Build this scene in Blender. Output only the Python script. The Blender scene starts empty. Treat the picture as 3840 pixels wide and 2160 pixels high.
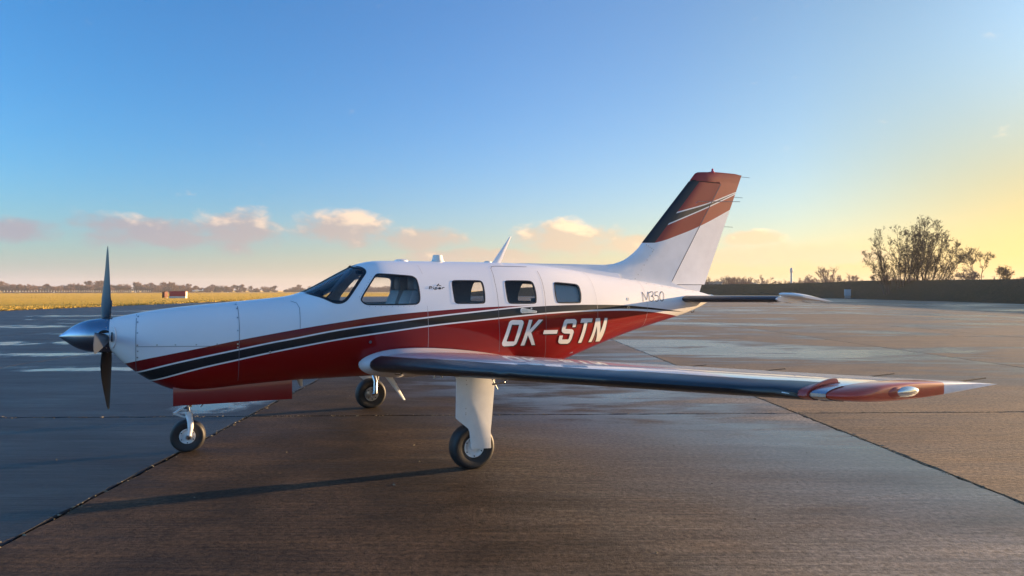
import bpy, bmesh, math, random
import numpy as np
from mathutils import Vector, Matrix, geometry
R = math.radians
scene = bpy.context.scene
C = scene.collection

# ------------------------------------------------------------------ camera, sky, sun, exposure
cam = bpy.data.cameras.new('camera')
cam.sensor_width = 36.0
cam.lens = 24.974
cam.shift_y = 0.0025
cam.clip_start = 0.05
cam.clip_end = 20000
camera = bpy.data.objects.new('camera', cam)
camera.location = (0, 0, 1.668)
camera.rotation_euler = (R(90), 0, 0)
C.objects.link(camera)
scene.camera = camera

SUN_AZ = 24.5          # degrees from +X towards +Y: low sun on the aircraft's tail
SUN_EL = 5.5
sun = bpy.data.lights.new('sun', 'SUN')
sun.energy = 5.0
sun.angle = R(0.6)
sun.color = (1.0, 0.66, 0.36)
sun_o = bpy.data.objects.new('sun', sun)
sd = Vector((math.cos(R(SUN_EL)) * math.cos(R(SUN_AZ)), math.cos(R(SUN_EL)) * math.sin(R(SUN_AZ)), math.sin(R(SUN_EL))))
sun_o.rotation_euler = sd.to_track_quat('Z', 'Y').to_euler()
sun_o.location = sd * 50
C.objects.link(sun_o)

scene.view_settings.view_transform = 'Standard'
scene.view_settings.look = 'None'
scene.view_settings.exposure = 1.66
scene.view_settings.gamma = 1.0
scene.cycles.use_denoising = True
scene.cycles.max_bounces = 10
scene.cycles.transparent_max_bounces = 24

class NT:
    """small helper to wire node trees"""
    def __init__(self, tree):
        self.t = tree
    def n(self, kind, **kw):
        nd = self.t.nodes.new(kind)
        for k, v in kw.items():
            setattr(nd, k, v)
        return nd
    def link(self, a, b):
        self.t.links.new(a, b)
    def put(self, sock, v):
        if isinstance(v, bpy.types.NodeSocket):
            self.t.links.new(v, sock)
        elif v is not None:
            if sock.type == 'RGBA' and not isinstance(v, (int, float)) and len(v) == 3:
                v = (*v, 1)
            sock.default_value = v
    def math(self, op, a, b=None, c=None, clamp=False):
        nd = self.n('ShaderNodeMath', operation=op, use_clamp=clamp)
        self.put(nd.inputs[0], a)
        if b is not None: self.put(nd.inputs[1], b)
        if c is not None: self.put(nd.inputs[2], c)
        return nd.outputs[0]
    def vmath(self, op, a, b=None):
        nd = self.n('ShaderNodeVectorMath', operation=op)
        self.put(nd.inputs[0], a)
        if b is not None: self.put(nd.inputs[1], b)
        return nd.outputs[0] if op not in ('LENGTH', 'DOT_PRODUCT') else nd.outputs[1]
    def mix(self, f, a, b, blend='MIX'):
        nd = self.n('ShaderNodeMix', data_type='RGBA', blend_type=blend)
        self.put(nd.inputs[0], f); self.put(nd.inputs[6], a); self.put(nd.inputs[7], b)
        return nd.outputs[2]
    def mapr(self, v, a, b, c=0.0, d=1.0, smooth=False):
        nd = self.n('ShaderNodeMapRange', interpolation_type='SMOOTHSTEP' if smooth else 'LINEAR')
        for i, x in enumerate((v, a, b, c, d)): self.put(nd.inputs[i], x)
        return nd.outputs[0]
    def noise(self, vec, scale, detail=4.0, rough=0.55, dist=0.0):
        nd = self.n('ShaderNodeTexNoise')
        if vec is not None: self.link(vec, nd.inputs['Vector'])
        nd.inputs['Scale'].default_value = scale
        nd.inputs['Detail'].default_value = detail
        nd.inputs['Roughness'].default_value = rough
        nd.inputs['Distortion'].default_value = dist
        return nd.outputs['Fac']
    def comb(self, x, y, z):
        nd = self.n('ShaderNodeCombineXYZ')
        for i, v in enumerate((x, y, z)): self.put(nd.inputs[i], v)
        return nd.outputs[0]
    def sep(self, v):
        nd = self.n('ShaderNodeSeparateXYZ'); self.link(v, nd.inputs[0]); return nd.outputs
    def scale(self, v, s):
        return self.vmath('MULTIPLY', v, s)
    def curve(self, x, pts, x0, x1, y0, y1):
        """function y(x) through pts, from a float curve node"""
        t = self.mapr(x, x0, x1)
        nd = self.n('ShaderNodeFloatCurve')
        cv = nd.mapping.curves[0]
        P = [((px - x0) / (x1 - x0), (py - y0) / (y1 - y0)) for px, py in pts]
        cv.points[0].location = P[0]; cv.points[1].location = P[-1]
        for p in P[1:-1]: cv.points.new(*p)
        nd.mapping.use_clip = False
        nd.mapping.update()
        self.link(t, nd.inputs['Value'])
        return self.mapr(nd.outputs[0], 0.0, 1.0, y0, y1)

def build_world():
    w = bpy.data.worlds.new('World')
    scene.world = w
    w.use_nodes = True
    g = NT(w.node_tree)
    g.t.nodes.clear()
    out = g.n('ShaderNodeOutputWorld'); bg = g.n('ShaderNodeBackground')
    g.link(bg.outputs[0], out.inputs[0])
    sky = g.n('ShaderNodeTexSky', sky_type='NISHITA')
    sky.sun_disc = False
    sky.sun_elevation = R(SUN_EL)
    sky.sun_rotation = R(90 - SUN_AZ)
    sky.altitude = 200
    sky.air_density = 1.0
    sky.dust_density = 1.0
    sky.ozone_density = 1.0
    bg.inputs['Strength'].default_value = 0.072
    K = 1 / 0.15
    d = g.vmath('NORMALIZE', g.n('ShaderNodeTexCoord').outputs['Generated'])
    x, y, z = g.sep(d)
    deg = 180 / math.pi
    el = g.math('MULTIPLY', g.math('ARCSINE', z), deg)
    az = g.math('MULTIPLY', g.math('ARCTAN2', x, y), deg)
    cg = g.vmath('DOT_PRODUCT', d, tuple(sd))
    cg01 = g.mapr(cg, -1, 1)
    def ramp(fac, stops, k):
        nd = g.n('ShaderNodeValToRGB')
        nd.color_ramp.interpolation = 'B_SPLINE'
        e = nd.color_ramp.elements
        while len(e) < len(stops): e.new(0.5)
        for el_, (p, c) in zip(e, stops):
            el_.position = p; el_.color = (*[v / k for v in c], 1)
        g.link(fac, nd.inputs[0])
        return g.scale(nd.outputs[0], (k, k, k))
    # bluer away from the sun; opposite it raised further to brighten shaded white paint
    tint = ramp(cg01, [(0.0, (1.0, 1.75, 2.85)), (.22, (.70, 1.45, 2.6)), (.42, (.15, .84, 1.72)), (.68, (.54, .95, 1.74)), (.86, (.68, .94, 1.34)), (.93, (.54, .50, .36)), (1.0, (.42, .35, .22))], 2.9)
    high = g.math('MULTIPLY', g.mapr(el, 5, 20, smooth=True), g.mapr(cg01, .80, .93))
    tint = g.mix(high, tint, (.76, 1.03, 1.36))
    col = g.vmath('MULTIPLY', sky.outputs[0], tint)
    # pale haze that lies on the whole horizon
    hz = ramp(cg01, [(0.0, (.38, .37, .42)), (.42, (.39, .355, .42)), (.70, (.70, .50, .34)), (.92, (.86, .56, .21)), (1.0, (1.2, .75, .25))], 1.2)
    hz = g.scale(hz, (K, K, K))
    ha = g.math('MULTIPLY', g.math('POWER', 2.718, g.math('MULTIPLY', g.math('MAXIMUM', el, 0.0), -0.30)), 0.95)
    col = g.mix(ha, col, hz)
    # low cumulus bank
    P = g.comb(az, el, 0.0)
    blobs = [(-27.0, 4.2, 5.6, 1.2), (-21.2, 4.55, 3.4, 1.75), (-13.4, 4.9, 4.4, 1.5), (-7.2, 4.1, 3.4, 1.0), (4.6, 4.3, 4.8, 1.5), (10.4, 3.6, 3.8, .9),
             (-34.8, 4.0, 3.0, .9), (18.6, 4.05, 2.2, .6), (21.5, 2.6, 6.0, .9), (-2.0, 2.7, 6.5, .8)]
    m = None
    for a, e, w_, h_ in blobs:
        q = g.scale(g.vmath('SUBTRACT', P, (a, e, 0)), (1 / w_, 1 / h_, 0))
        v = g.math('SUBTRACT', 1.0, g.vmath('DOT_PRODUCT', q, q))
        m = v if m is None else g.math('MAXIMUM', m, v)
    # the bank goes on round the rest of the horizon
    rest = g.math('MULTIPLY', g.mapr(g.math('ABSOLUTE', az), 37, 44), g.mapr(g.math('ABSOLUTE', g.math('SUBTRACT', el, 4.2)), 0.2, 1.8, 1.0, 0.0))
    m = g.math('MAXIMUM', m, g.math('SUBTRACT', g.math('MULTIPLY', rest, 1.3), .9))
    def nz(p):
        return g.noise(g.scale(p, (.34, .62, 1)), 1.0, 7.0, 0.55, 0.1)
    n0 = nz(P)
    n1 = nz(g.vmath('ADD', P, (1.1, 0.5, 0)))
    f0 = g.math('ADD', g.math('MAXIMUM', m, -2.8), g.math('MULTIPLY', g.math('SUBTRACT', n0, .5), 3.6))
    dens = g.math('MULTIPLY', g.mapr(f0, -.32, .9, smooth=True), .90)
    up = g.math('ADD', g.mapr(el, 3.6, 6.0, -.22, .16), g.mapr(cg, -.3, .4, -.06, .03))
    lit = g.mapr(g.math('ADD', g.math('SUBTRACT', n0, n1), up), -.06, .24, smooth=True)
    cl = ramp(cg01, [(0.0, (.72, .60, .52)), (.42, (.60, .485, .42)), (.70, (.80, .57, .38)), (1.0, (1.3, .95, .5))], 1.3)
    cs = ramp(cg01, [(0.0, (.30, .33, .42)), (.42, (.225, .23, .30)), (.70, (.46, .37, .31)), (1.0, (1.0, .7, .33))], 1.2)
    cc = g.scale(g.mix(lit, cs, cl), (K, K, K))
    col = g.mix(dens, col, cc)
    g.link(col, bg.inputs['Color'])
    w.cycles.sampling_method = 'MANUAL'
    w.cycles.sample_map_resolution = 512
build_world()

# ------------------------------------------------------------------ helpers
def mesh_obj(name, verts, faces, mat=None, parent=None, smooth=False, sharp=None):
    me = bpy.data.meshes.new(name)
    me.from_pydata([tuple(v) for v in verts], [], [tuple(f) for f in faces])
    me.validate()
    if smooth:
        me.shade_smooth()
        if sharp: me.set_sharp_from_angle(angle=R(sharp))
    if mat is not None:
        for m in (mat if isinstance(mat, (list, tuple)) else [mat]): me.materials.append(m)
    o = bpy.data.objects.new(name, me)
    C.objects.link(o)
    if parent is not None: o.parent = parent
    return o

def empty(name, loc=(0, 0, 0), rz=0.0, parent=None):
    o = bpy.data.objects.new(name, None)
    o.empty_display_size = 0.3
    o.location = loc; o.rotation_euler = (0, 0, rz)
    C.objects.link(o)
    if parent is not None: o.parent = parent
    return o

def tag(o, label=None, cat=None, group=None, kind=None):
    if label: o['label'] = label
    if cat: o['category'] = cat
    if group: o['group'] = group
    if kind: o['kind'] = kind
    return o

class MB:
    """collects vertices and faces of one mesh"""
    def __init__(self): self.v = []; self.f = []
    def add(self, vs, fs):
        b = len(self.v); self.v += [tuple(p) for p in vs]; self.f += [tuple(i + b for i in f) for f in fs]; return self
    def box(self, x0, x1, y0, y1, z0, z1):
        return self.add([(x0, y0, z0), (x1, y0, z0), (x1, y1, z0), (x0, y1, z0), (x0, y0, z1), (x1, y0, z1), (x1, y1, z1), (x0, y1, z1)],
                        [(3, 2, 1, 0), (4, 5, 6, 7), (0, 1, 5, 4), (1, 2, 6, 5), (2, 3, 7, 6), (3, 0, 4, 7)])
    def loft(self, secs, closed=True, caps=True):
        n = len(secs[0]); vs = [p for s_ in secs for p in s_]; fs = []
        for i in range(len(secs) - 1):
            for j in range(n if closed else n - 1):
                k = (j + 1) % n
                fs.append((i * n + j, i * n + k, (i + 1) * n + k, (i + 1) * n + j))
        if caps and closed:
            fs.append(tuple(range(n - 1, -1, -1))); fs.append(tuple((len(secs) - 1) * n + j for j in range(n)))
        return self.add(vs, fs)
    def tube(self, pts, rad, seg=10, caps=True):
        pts = [Vector(p) for p in pts]
        rads = rad if isinstance(rad, (list, tuple)) else [rad] * len(pts)
        secs = []; up = None
        for i, p in enumerate(pts):
            d = (pts[min(i + 1, len(pts) - 1)] - pts[max(i - 1, 0)]).normalized()
            if up is None or abs(up.dot(d)) > .95:
                up = Vector((0, 0, 1)) if abs(d.z) < .9 else Vector((1, 0, 0))
            a = d.cross(up).normalized(); b_ = a.cross(d).normalized(); up = b_
            secs.append([p + (a * math.cos(t) + b_ * math.sin(t)) * rads[i] for t in (2 * math.pi * k / seg for k in range(seg))])
        return self.loft(secs, True, caps)
    def lathe(self, prof, axis_o, axis='x', seg=32, caps=True):
        """prof = [(along, radius)] about an axis through axis_o"""
        secs = []
        for al, r in prof:
            ring = []
            for k in range(seg):
                t = 2 * math.pi * k / seg; c, s_ = math.cos(t) * max(r, 1e-4), math.sin(t) * max(r, 1e-4)
                if axis == 'x': p = (al, c, s_)
                elif axis == 'y': p = (s_, al, c)
                else: p = (c, s_, al)
                ring.append((axis_o[0] + p[0], axis_o[1] + p[1], axis_o[2] + p[2]))
            secs.append(ring)
        return self.loft(secs, True, caps)
    def prism(self, poly, y0, y1, plane='xz'):
        n = len(poly)
        f = (lambda p, t: (p[0], t, p[1])) if plane == 'xz' else (lambda p, t: (p[0], p[1], t))
        vs = [f(p, y0) for p in poly] + [f(p, y1) for p in poly]
        fs = [tuple(range(n)), tuple(range(2 * n - 1, n - 1, -1))] + [(i, i + n, (i + 1) % n + n, (i + 1) % n) for i in range(n)]
        return self.add(vs, fs)
    def build(self, name, mat=None, parent=None, smooth=False, sharp=35, bevel=0):
        o = mesh_obj(name, self.v, self.f, mat, parent)
        bm = bmesh.new(); bm.from_mesh(o.data)
        bmesh.ops.recalc_face_normals(bm, faces=bm.faces)
        if bevel:
            es = [e for e in bm.edges if len(e.link_faces) == 2 and e.calc_face_angle(0) > R(30)]
            bmesh.ops.bevel(bm, geom=es, offset=bevel, segments=2, affect='EDGES', profile=.6, clamp_overlap=True)
        bm.to_mesh(o.data); bm.free()
        if smooth or bevel:
            o.data.shade_smooth(); o.data.set_sharp_from_angle(angle=R(sharp))
        return o

# ------------------------------------------------------------------ materials
def new_mat(name):
    m = bpy.data.materials.new(name); m.use_nodes = True
    g = NT(m.node_tree); g.t.nodes.clear()
    out = g.n('ShaderNodeOutputMaterial'); b = g.n('ShaderNodeBsdfPrincipled')
    g.link(b.outputs[0], out.inputs[0])
    return m, g, b, out

def simple(name, col, rough=.5, metal=0.0, coat=0.0, grain=.0, gscale=40.0, spec=.5, bump=0.0):
    m, g, b, out = new_mat(name)
    tc = g.n('ShaderNodeTexCoord').outputs['Object']
    n = g.noise(tc, gscale, 5.0, .6)
    k = g.mapr(n, .25, .75, 1 - grain, 1 + grain)
    g.put(b.inputs['Base Color'], g.mix(1.0, col, g.comb(k, k, k), 'MULTIPLY'))
    g.put(b.inputs['Roughness'], g.math('MULTIPLY', g.mapr(n, .2, .8, 1 - grain * .6, 1 + grain * .6), rough, clamp=True))
    b.inputs['Metallic'].default_value = metal
    b.inputs['Coat Weight'].default_value = coat
    b.inputs['Coat Roughness'].default_value = .04
    b.inputs['Specular IOR Level'].default_value = spec
    if bump:
        bp = g.n('ShaderNodeBump'); bp.inputs['Strength'].default_value = bump; bp.inputs['Distance'].default_value = .01
        g.link(n, bp.inputs['Height']); g.link(bp.outputs[0], b.inputs['Normal'])
    return m

WHITE = (.86, .86, .86); RED = (.25, .003, .004); GREY = (.016, .018, .021); BLACKP = (.012, .012, .014)
M = {}
M['white'] = simple('white_paint', WHITE, .35, coat=.9, grain=.02, gscale=3)
M['red'] = simple('red_paint', (.26, .004, .006), .35, coat=1.0, grain=.03, gscale=3)
M['black'] = simple('black_paint', BLACKP, .3, coat=.6, grain=.05)
M['boot'] = simple('rubber_boot', (.016, .017, .019), .34, grain=.18, gscale=9, spec=.55)
M['silver'] = simple('polished_metal', (.55, .57, .60), .22, metal=1.0, grain=.12, gscale=25)
M['spinner'] = simple('spinner_metal', (.42, .47, .53), .2, metal=1.0, grain=.06, gscale=8)
M['blade'] = simple('blade_paint', (.022, .026, .03), .42, grain=.15, gscale=14, spec=.5)
M['tyre'] = simple('tyre_rubber', (.018, .018, .019), .55, grain=.25, gscale=22, bump=.15)
M['rim'] = simple('rim_paint', (.82, .82, .80), .38, grain=.1, gscale=30, coat=.3)
M['steel'] = simple('steel', (.45, .45, .44), .3, metal=1.0, grain=.2, gscale=30)
M['gearwhite'] = simple('gear_paint', (.86, .86, .84), .4, grain=.06, gscale=12, coat=.3)
M['dark'] = simple('dark_gap', (.01, .01, .011), .7)
M['seam'] = simple('seam_shadow', (.13, .14, .17), .7)
M['skinjoint'] = simple('skin_joint', (.45, .46, .50), .5)
M['leather'] = simple('seat_leather', (.55, .55, .53), .5, grain=.12, gscale=18, bump=.1)
M['lining'] = simple('cabin_lining', (.66, .66, .64), .8, grain=.1)
M['panel'] = simple('glareshield', (.015, .02, .03), .6, grain=.1)
M['seal'] = simple('window_seal', (.012, .013, .015), .35, grain=.1)
M['beige'] = simple('antenna_white', (.68, .70, .66), .45, grain=.04)
M['beacon'] = simple('beacon_red', (.55, .02, .02), .2, coat=.8)
M['lens'] = simple('lens_clear', (.75, .76, .74), .12, metal=.85, grain=.3, gscale=60)
M['sticker'] = simple('sticker_paper', (.62, .66, .70), .5)

def glass_mat(name, tint, ior=1.45):
    m, g, b, out = new_mat(name)
    g.t.nodes.remove(b)
    tr = g.n('ShaderNodeBsdfTransparent'); gl = g.n('ShaderNodeBsdfGlossy'); mx = g.n('ShaderNodeMixShader'); fr = g.n('ShaderNodeFresnel')
    fr.inputs['IOR'].default_value = ior
    tc = g.n('ShaderNodeTexCoord').outputs['Object']
    k = g.mapr(g.noise(tc, 5.0, 2.0), .3, .7, .97, 1.03)
    g.put(tr.inputs[0], g.mix(1.0, tint, g.comb(k, k, k), 'MULTIPLY'))
    gl.inputs['Roughness'].default_value = .02
    g.link(fr.outputs[0], mx.inputs[0]); g.link(tr.outputs[0], mx.inputs[1]); g.link(gl.outputs[0], mx.inputs[2])
    g.link(mx.outputs[0], out.inputs[0])
    return m
M['glass'] = glass_mat('clear_glazing', (.97, .98, .98))
M['tinted'] = glass_mat('tinted_glazing', (.84, .85, .86))
M['shield'] = glass_mat('windscreen_glazing', (.86, .91, .95))

# ------------------------------------------------------------------ the aircraft
AC = empty('light_aircraft', (-3.4065, 7.366, 0.0), R(25.5))
tag(AC, 'white and red propeller aircraft with charcoal stripe parked on the wet apron', 'aircraft')

KT = [(-.66,1.391),(-.45,1.437),(-.24,1.474),(0,1.505),(.3,1.534),(.6,1.5615),(.9,1.5925),(1.06,1.611),(1.14,1.631),(1.25,1.682),(1.5,1.821),(1.7,1.931),(1.8,1.976),(1.9,2.003),(2.0,2.0125),(2.2,2.0145),(2.8,2.017),(3.4,2.019),(3.8,2.0125),(4.1,1.998),(4.4,1.967),(4.9,1.9),(5.4,1.838),(5.9,1.774),(6.4,1.704),(6.8,1.645),(7.0,1.59)]
KB = [(-.66,1.07),(-.55,.95),(-.45,.85),(-.3,.752),(-.15,.668),(0,.628),(.15,.628),(.4,.648),(.8,.675),(1.2,.692),(2.0,.693),(2.6,.66),(3.1,.632),(3.6,.628),(3.9,.645),(4.1,.672),(4.3,.725),(4.6,.82),(5,.953),(5.5,1.10),(6,1.223),(6.4,1.318),(6.7,1.41),(7.0,1.548)]
KW = [(-.66,.18),(-.55,.243),(-.45,.297),(-.345,.34),(-.2,.384),(0,.4265),(.3,.467),(.7,.511),(1.1,.557),(1.5,.599),(1.9,.6225),(2.3,.634),(2.8,.635),(3.3,.629),(3.8,.607),(4.3,.556),(4.8,.482),(5.4,.376),(6,.264),(6.5,.172),(7.0,.08)]
KN = [(-.66,2.1),(0,2.5),(1,2.45),(2,2.3),(4,2.2),(6,2.1),(7.1,2.0)]
def pchip(K):
    x = np.array([k[0] for k in K], float); y = np.array([k[1] for k in K], float)
    h = np.diff(x); d = np.diff(y) / h; m = np.zeros(len(x)); m[0] = d[0]; m[-1] = d[-1]
    for i in range(1, len(x) - 1):
        if d[i-1] * d[i] > 0:
            w1 = 2 * h[i] + h[i-1]; w2 = h[i] + 2 * h[i-1]; m[i] = (w1 + w2) / (w1 / d[i-1] + w2 / d[i])
    def f(v):
        v = min(max(float(v), x[0]), x[-1]); i = int(min(max(np.searchsorted(x, v, side='right') - 1, 0), len(x) - 2))
        t = (v - x[i]) / h[i]
        return float(y[i]*(2*t**3-3*t**2+1)+m[i]*h[i]*(t**3-2*t**2+t)+y[i+1]*(-2*t**3+3*t**2)+m[i+1]*h[i]*(t**3-t**2))
    return f
def smoothed(K):
    """resample and lightly smooth so that reflections run evenly"""
    f = pchip(K); x0, x1 = K[0][0], K[-1][0]
    xs = np.linspace(x0, x1, 240); ys = np.array([f(v) for v in xs])
    for _ in range(14):
        ys[1:-1] = .25 * ys[:-2] + .5 * ys[1:-1] + .25 * ys[2:]
    return lambda v: float(np.interp(v, xs, ys))
fT, fB, fW, fN = smoothed(KT), smoothed(KB), smoothed(KW), smoothed(KN)
def sect(u):
    t, b = fT(u), fB(u)
    return t, b, fW(u), fN(u), b + .48 * (t - b)
def fimp(u, y, w):
    t, b, wd, n, zm = sect(u)
    h = (t - zm) if w > zm else (zm - b)
    return (abs(y) / wd) ** n + (abs(w - zm) / h) ** n - 1
def ysurf(u, w):
    t, b, wd, n, zm = sect(u)
    h = (t - zm) if w > zm else (zm - b)
    return wd * max(0.0, 1 - min(1.0, abs(w - zm) / h) ** n) ** (1 / n)
def fnormal(u, y, w):
    e = 2e-3
    if abs(y) < 1e-4: y = 1e-4 if y >= 0 else -1e-4
    v = Vector((fimp(u + e, y, w) - fimp(u - e, y, w), fimp(u, y + e, w) - fimp(u, y - e, w), fimp(u, y, w + e) - fimp(u, y, w - e)))
    return v.normalized() if v.length > 1e-9 else Vector((0, 0, 1))
def onskin(u, w, side=-1, off=.002):
    y = ysurf(u, w) * side
    p = Vector((u, y, w))
    return p + fnormal(u, y, w) * off
def ring(u, seg=112, off=0.0):
    t, b, wd, n, zm = sect(u)
    t -= off; b += off; wd -= off
    e = 2 / n; out = []
    for k in range(seg):
        a = 2 * math.pi * (k + .5) / seg
        c, s_ = math.cos(a), math.sin(a)
        y = wd * math.copysign(abs(c) ** e, c)
        z = zm + ((t - zm) if s_ > 0 else (zm - b)) * math.copysign(abs(s_) ** e, s_)
        out.append((u, y, z))
    return out

# window outlines (fore-aft, height)
WS = [(1.188,1.649),(1.247,1.628),(1.326,1.602),(1.386,1.572),(1.436,1.546),(1.478,1.538),(1.529,1.546),(1.576,1.579),(1.673,1.708),(1.754,1.81),(1.803,1.865),(1.809,1.894),(1.793,1.915),(1.762,1.930),(1.721,1.941)]
PW = [(1.718,1.578),(1.726,1.552),(1.763,1.525),(1.815,1.52),(2.294,1.519),(2.333,1.531),(2.354,1.562),(2.358,1.64),(2.355,1.737),(2.349,1.793),(2.323,1.817),(2.282,1.826),(1.957,1.847),(1.922,1.841),(1.897,1.821),(1.798,1.695)]
W2 = [(2.769,1.753),(2.78,1.772),(2.811,1.78),(3.109,1.78),(3.136,1.772),(3.147,1.752),(3.149,1.66),(3.139,1.548),(3.13,1.53),(3.108,1.523),(2.808,1.524),(2.78,1.532),(2.769,1.55),(2.763,1.671)]
W3 = [(3.44,1.753),(3.45,1.773),(3.48,1.782),(3.769,1.782),(3.805,1.772),(3.822,1.75),(3.828,1.624),(3.815,1.535),(3.805,1.522),(3.777,1.517),(3.482,1.519),(3.45,1.527),(3.436,1.547),(3.431,1.659)]
W4 = [(4.124,1.745),(4.136,1.760),(4.165,1.766),(4.448,1.745),(4.480,1.733),(4.494,1.71),(4.494,1.62),(4.475,1.535),(4.464,1.522),(4.44,1.516),(4.156,1.519),(4.125,1.525),(4.110,1.545),(4.103,1.634)]
def chaikin(P, closed=True, it=2):
    for _ in range(it):
        Q = []
        n = len(P)
        for i in range(n if closed else n - 1):
            a, b = P[i], P[(i + 1) % n]
            Q += [(a[0] * .75 + b[0] * .25, a[1] * .75 + b[1] * .25), (a[0] * .25 + b[0] * .75, a[1] * .25 + b[1] * .75)]
        P = Q if closed else [P[0]] + Q + [P[-1]]
    return P
PW, W2, W3, W4 = (chaikin(p) for p in (PW, W2, W3, W4))
WS = chaikin(WS, False)
WSX = WS + [(1.70, 2.15), (1.05, 1.80)]

def shell(r_out, r_in, u0, u1, nu, seg=112, inner_only=None):
    mb = MB()
    us = [u0 + (u1 - u0) * i / nu for i in range(nu + 1)]
    mb.loft([ring(u, seg, r_out) for u in us])
    n0 = len(mb.f)
    ui = inner_only or (u0, u1)
    us = [ui[0] + (ui[1] - ui[0]) * i / 60 for i in range(61)]
    m2 = MB(); m2.loft([ring(u, 72, r_in) for u in us])
    mb.add(m2.v, [tuple(reversed(f)) for f in m2.f])
    return mb

def evaluated(o):
    dg = bpy.context.evaluated_depsgraph_get(); dg.update()
    return bpy.data.meshes.new_from_object(o.evaluated_get(dg))

def boolean(a, b, op):
    md = a.modifiers.new('cut', 'BOOLEAN'); md.operation = op; md.object = b; md.solver = 'EXACT'
    me = evaluated(a); a.modifiers.clear()
    return me

cut = MB()
for poly in (WSX, PW, W2, W3, W4): cut.prism(poly, -1.2, 1.2)
cutter = cut.build('cutter')

# livery of the fuselage as curves height(fore-aft)
LA = [(-.70,.885),(-.539,.942),(-.411,.982),(-.149,1.039),(.117,1.092),(.504,1.169),(.81,1.224),(.969,1.252),(1.464,1.331),(1.988,1.401),(2.552,1.444),(3.158,1.477),(3.679,1.490),(3.858,1.492),(4.25,1.492),(7.1,1.15)]
LB = [(-.70,.76),(-.447,.849),(-.149,.938),(.117,.998),(.504,1.076),(.857,1.145),(.968,1.163),(1.463,1.251),(1.988,1.319),(2.55,1.382),(3.155,1.437),(3.543,1.470),(3.858,1.487),(4.25,1.497),(4.718,1.497),(5.225,1.483),(5.586,1.456),(5.974,1.419),(6.522,1.359),(7.1,1.285)]
LC = [(-.70,.645),(-.313,.765),(.121,.891),(.504,.974),(.795,1.034),(1.125,1.095),(1.463,1.152),(1.989,1.221),(2.549,1.285),(3.152,1.335),(3.7,1.378),(3.936,1.393),(4.551,1.414),(5.047,1.417),(5.495,1.404),(5.995,1.357),(6.32,1.313),(7.1,1.18)]
LG = [(-.70,.1),(3.0,.8),(4.40,1.40),(4.551,1.422),(4.9,1.431),(5.222,1.432),(5.587,1.419),(5.982,1.390),(6.522,1.357),(7.1,1.30)]
def livery():
    m, g, b, out = new_mat('livery_paint')
    tc = g.n('ShaderNodeTexCoord').outputs['Object']
    x, y, z = g.sep(tc)
    cv = lambda pts: g.curve(x, pts, -.7, 7.1, 0.0, 1.6)
    A, B_, C_, G_ = cv(LA), cv(LB), cv(LC), cv(LG)
    gt = lambda a, b2: g.mapr(g.math('SUBTRACT', a, b2), -.0012, .0012)
    d = .0078
    col = g.mix(0.0, RED, RED)
    whiteline2 = gt(z, g.math('SUBTRACT', C_, d))
    col = g.mix(whiteline2, RED, WHITE)
    greylow = g.math('MAXIMUM', g.math('ADD', C_, d), G_)
    col = g.mix(gt(z, greylow), col, GREY)
    col = g.mix(gt(z, g.math('SUBTRACT', B_, d)), col, WHITE)
    col = g.mix(gt(z, g.math('ADD', B_, d)), col, (.19, .006, .008))
    col = g.mix(gt(z, g.math('MAXIMUM', A, g.math('ADD', B_, .004))), col, WHITE)
    n = g.noise(tc, 2.2, 4.0, .6)
    k = g.mapr(n, .3, .7, .97, 1.02)
    g.put(b.inputs['Base Color'], g.mix(1.0, col, g.comb(k, k, k), 'MULTIPLY'))
    b.inputs['Roughness'].default_value = .45
    b.inputs['Specular IOR Level'].default_value = .08
    b.inputs['Coat Weight'].default_value = .75
    b.inputs['Coat IOR'].default_value = 1.40
    b.inputs['Coat Roughness'].default_value = .03
    # sheet metal: a very slight waviness of the skin
    bp = g.n('ShaderNodeBump'); bp.inputs['Strength'].default_value = .22; bp.inputs['Distance'].default_value = .005
    g.link(g.noise(g.scale(tc, (2.6, 1, 1.6)), 1.6, 2.0, .5), bp.inputs['Height'])
    g.link(bp.outputs[0], b.inputs['Coat Normal'])
    return m
M['livery'] = livery()

def build_fuselage():
    tmp = shell(0.0, .03, -.66, 7.0, 230, 112, (.62, 4.80)).build('fuselage')
    # outward normals outside, inward cavity
    me = tmp.data
    bm = bmesh.new(); bm.from_mesh(me)
    bmesh.ops.recalc_face_normals(bm, faces=bm.faces)
    inner = [f for f in bm.faces if fimp(*f.calc_center_median()) < -.04 and .6 < f.calc_center_median().x < 4.82]
    for f in inner:
        c = f.calc_center_median(); nn = fnormal(*c)
        if .63 < c.x < 4.79 and f.normal.dot(nn) > 0: f.normal_flip()
        elif c.x <= .63 and f.normal.x < 0: f.normal_flip()
        elif c.x >= 4.79 and f.normal.x > 0: f.normal_flip()
    bm.to_mesh(me); bm.free()
    res = boolean(tmp, cutter, 'DIFFERENCE')
    res.materials.clear(); res.materials.append(M['livery']); res.materials.append(M['lining'])
    # exact normals of the skin on its outside, flat ones elsewhere
    norms = [None] * len(res.loops)
    vs = res.vertices
    smooth_flags = []
    cache = {}
    for p in res.polygons:
        c = p.center
        fo = fimp(*c)
        nn = fnormal(*c)
        outer = abs(fo) < .035 and p.normal.dot(nn) > .6 and -.655 < c.x < 6.99
        p.material_index = 0 if (outer or c.x < .6 or c.x > 4.85) else 1
        for li in p.loop_indices:
            vi = res.loops[li].vertex_index
            if outer:
                if vi not in cache: cache[vi] = fnormal(*vs[vi].co)
                norms[li] = cache[vi]
            else:
                norms[li] = p.normal.copy()
        p.use_smooth = True
    res.normals_split_custom_set([tuple(n) for n in norms])
    o = bpy.data.objects.new('fuselage', res); C.objects.link(o); o.parent = AC
    bpy.data.objects.remove(tmp)
    return o
FUS = build_fuselage()

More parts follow.
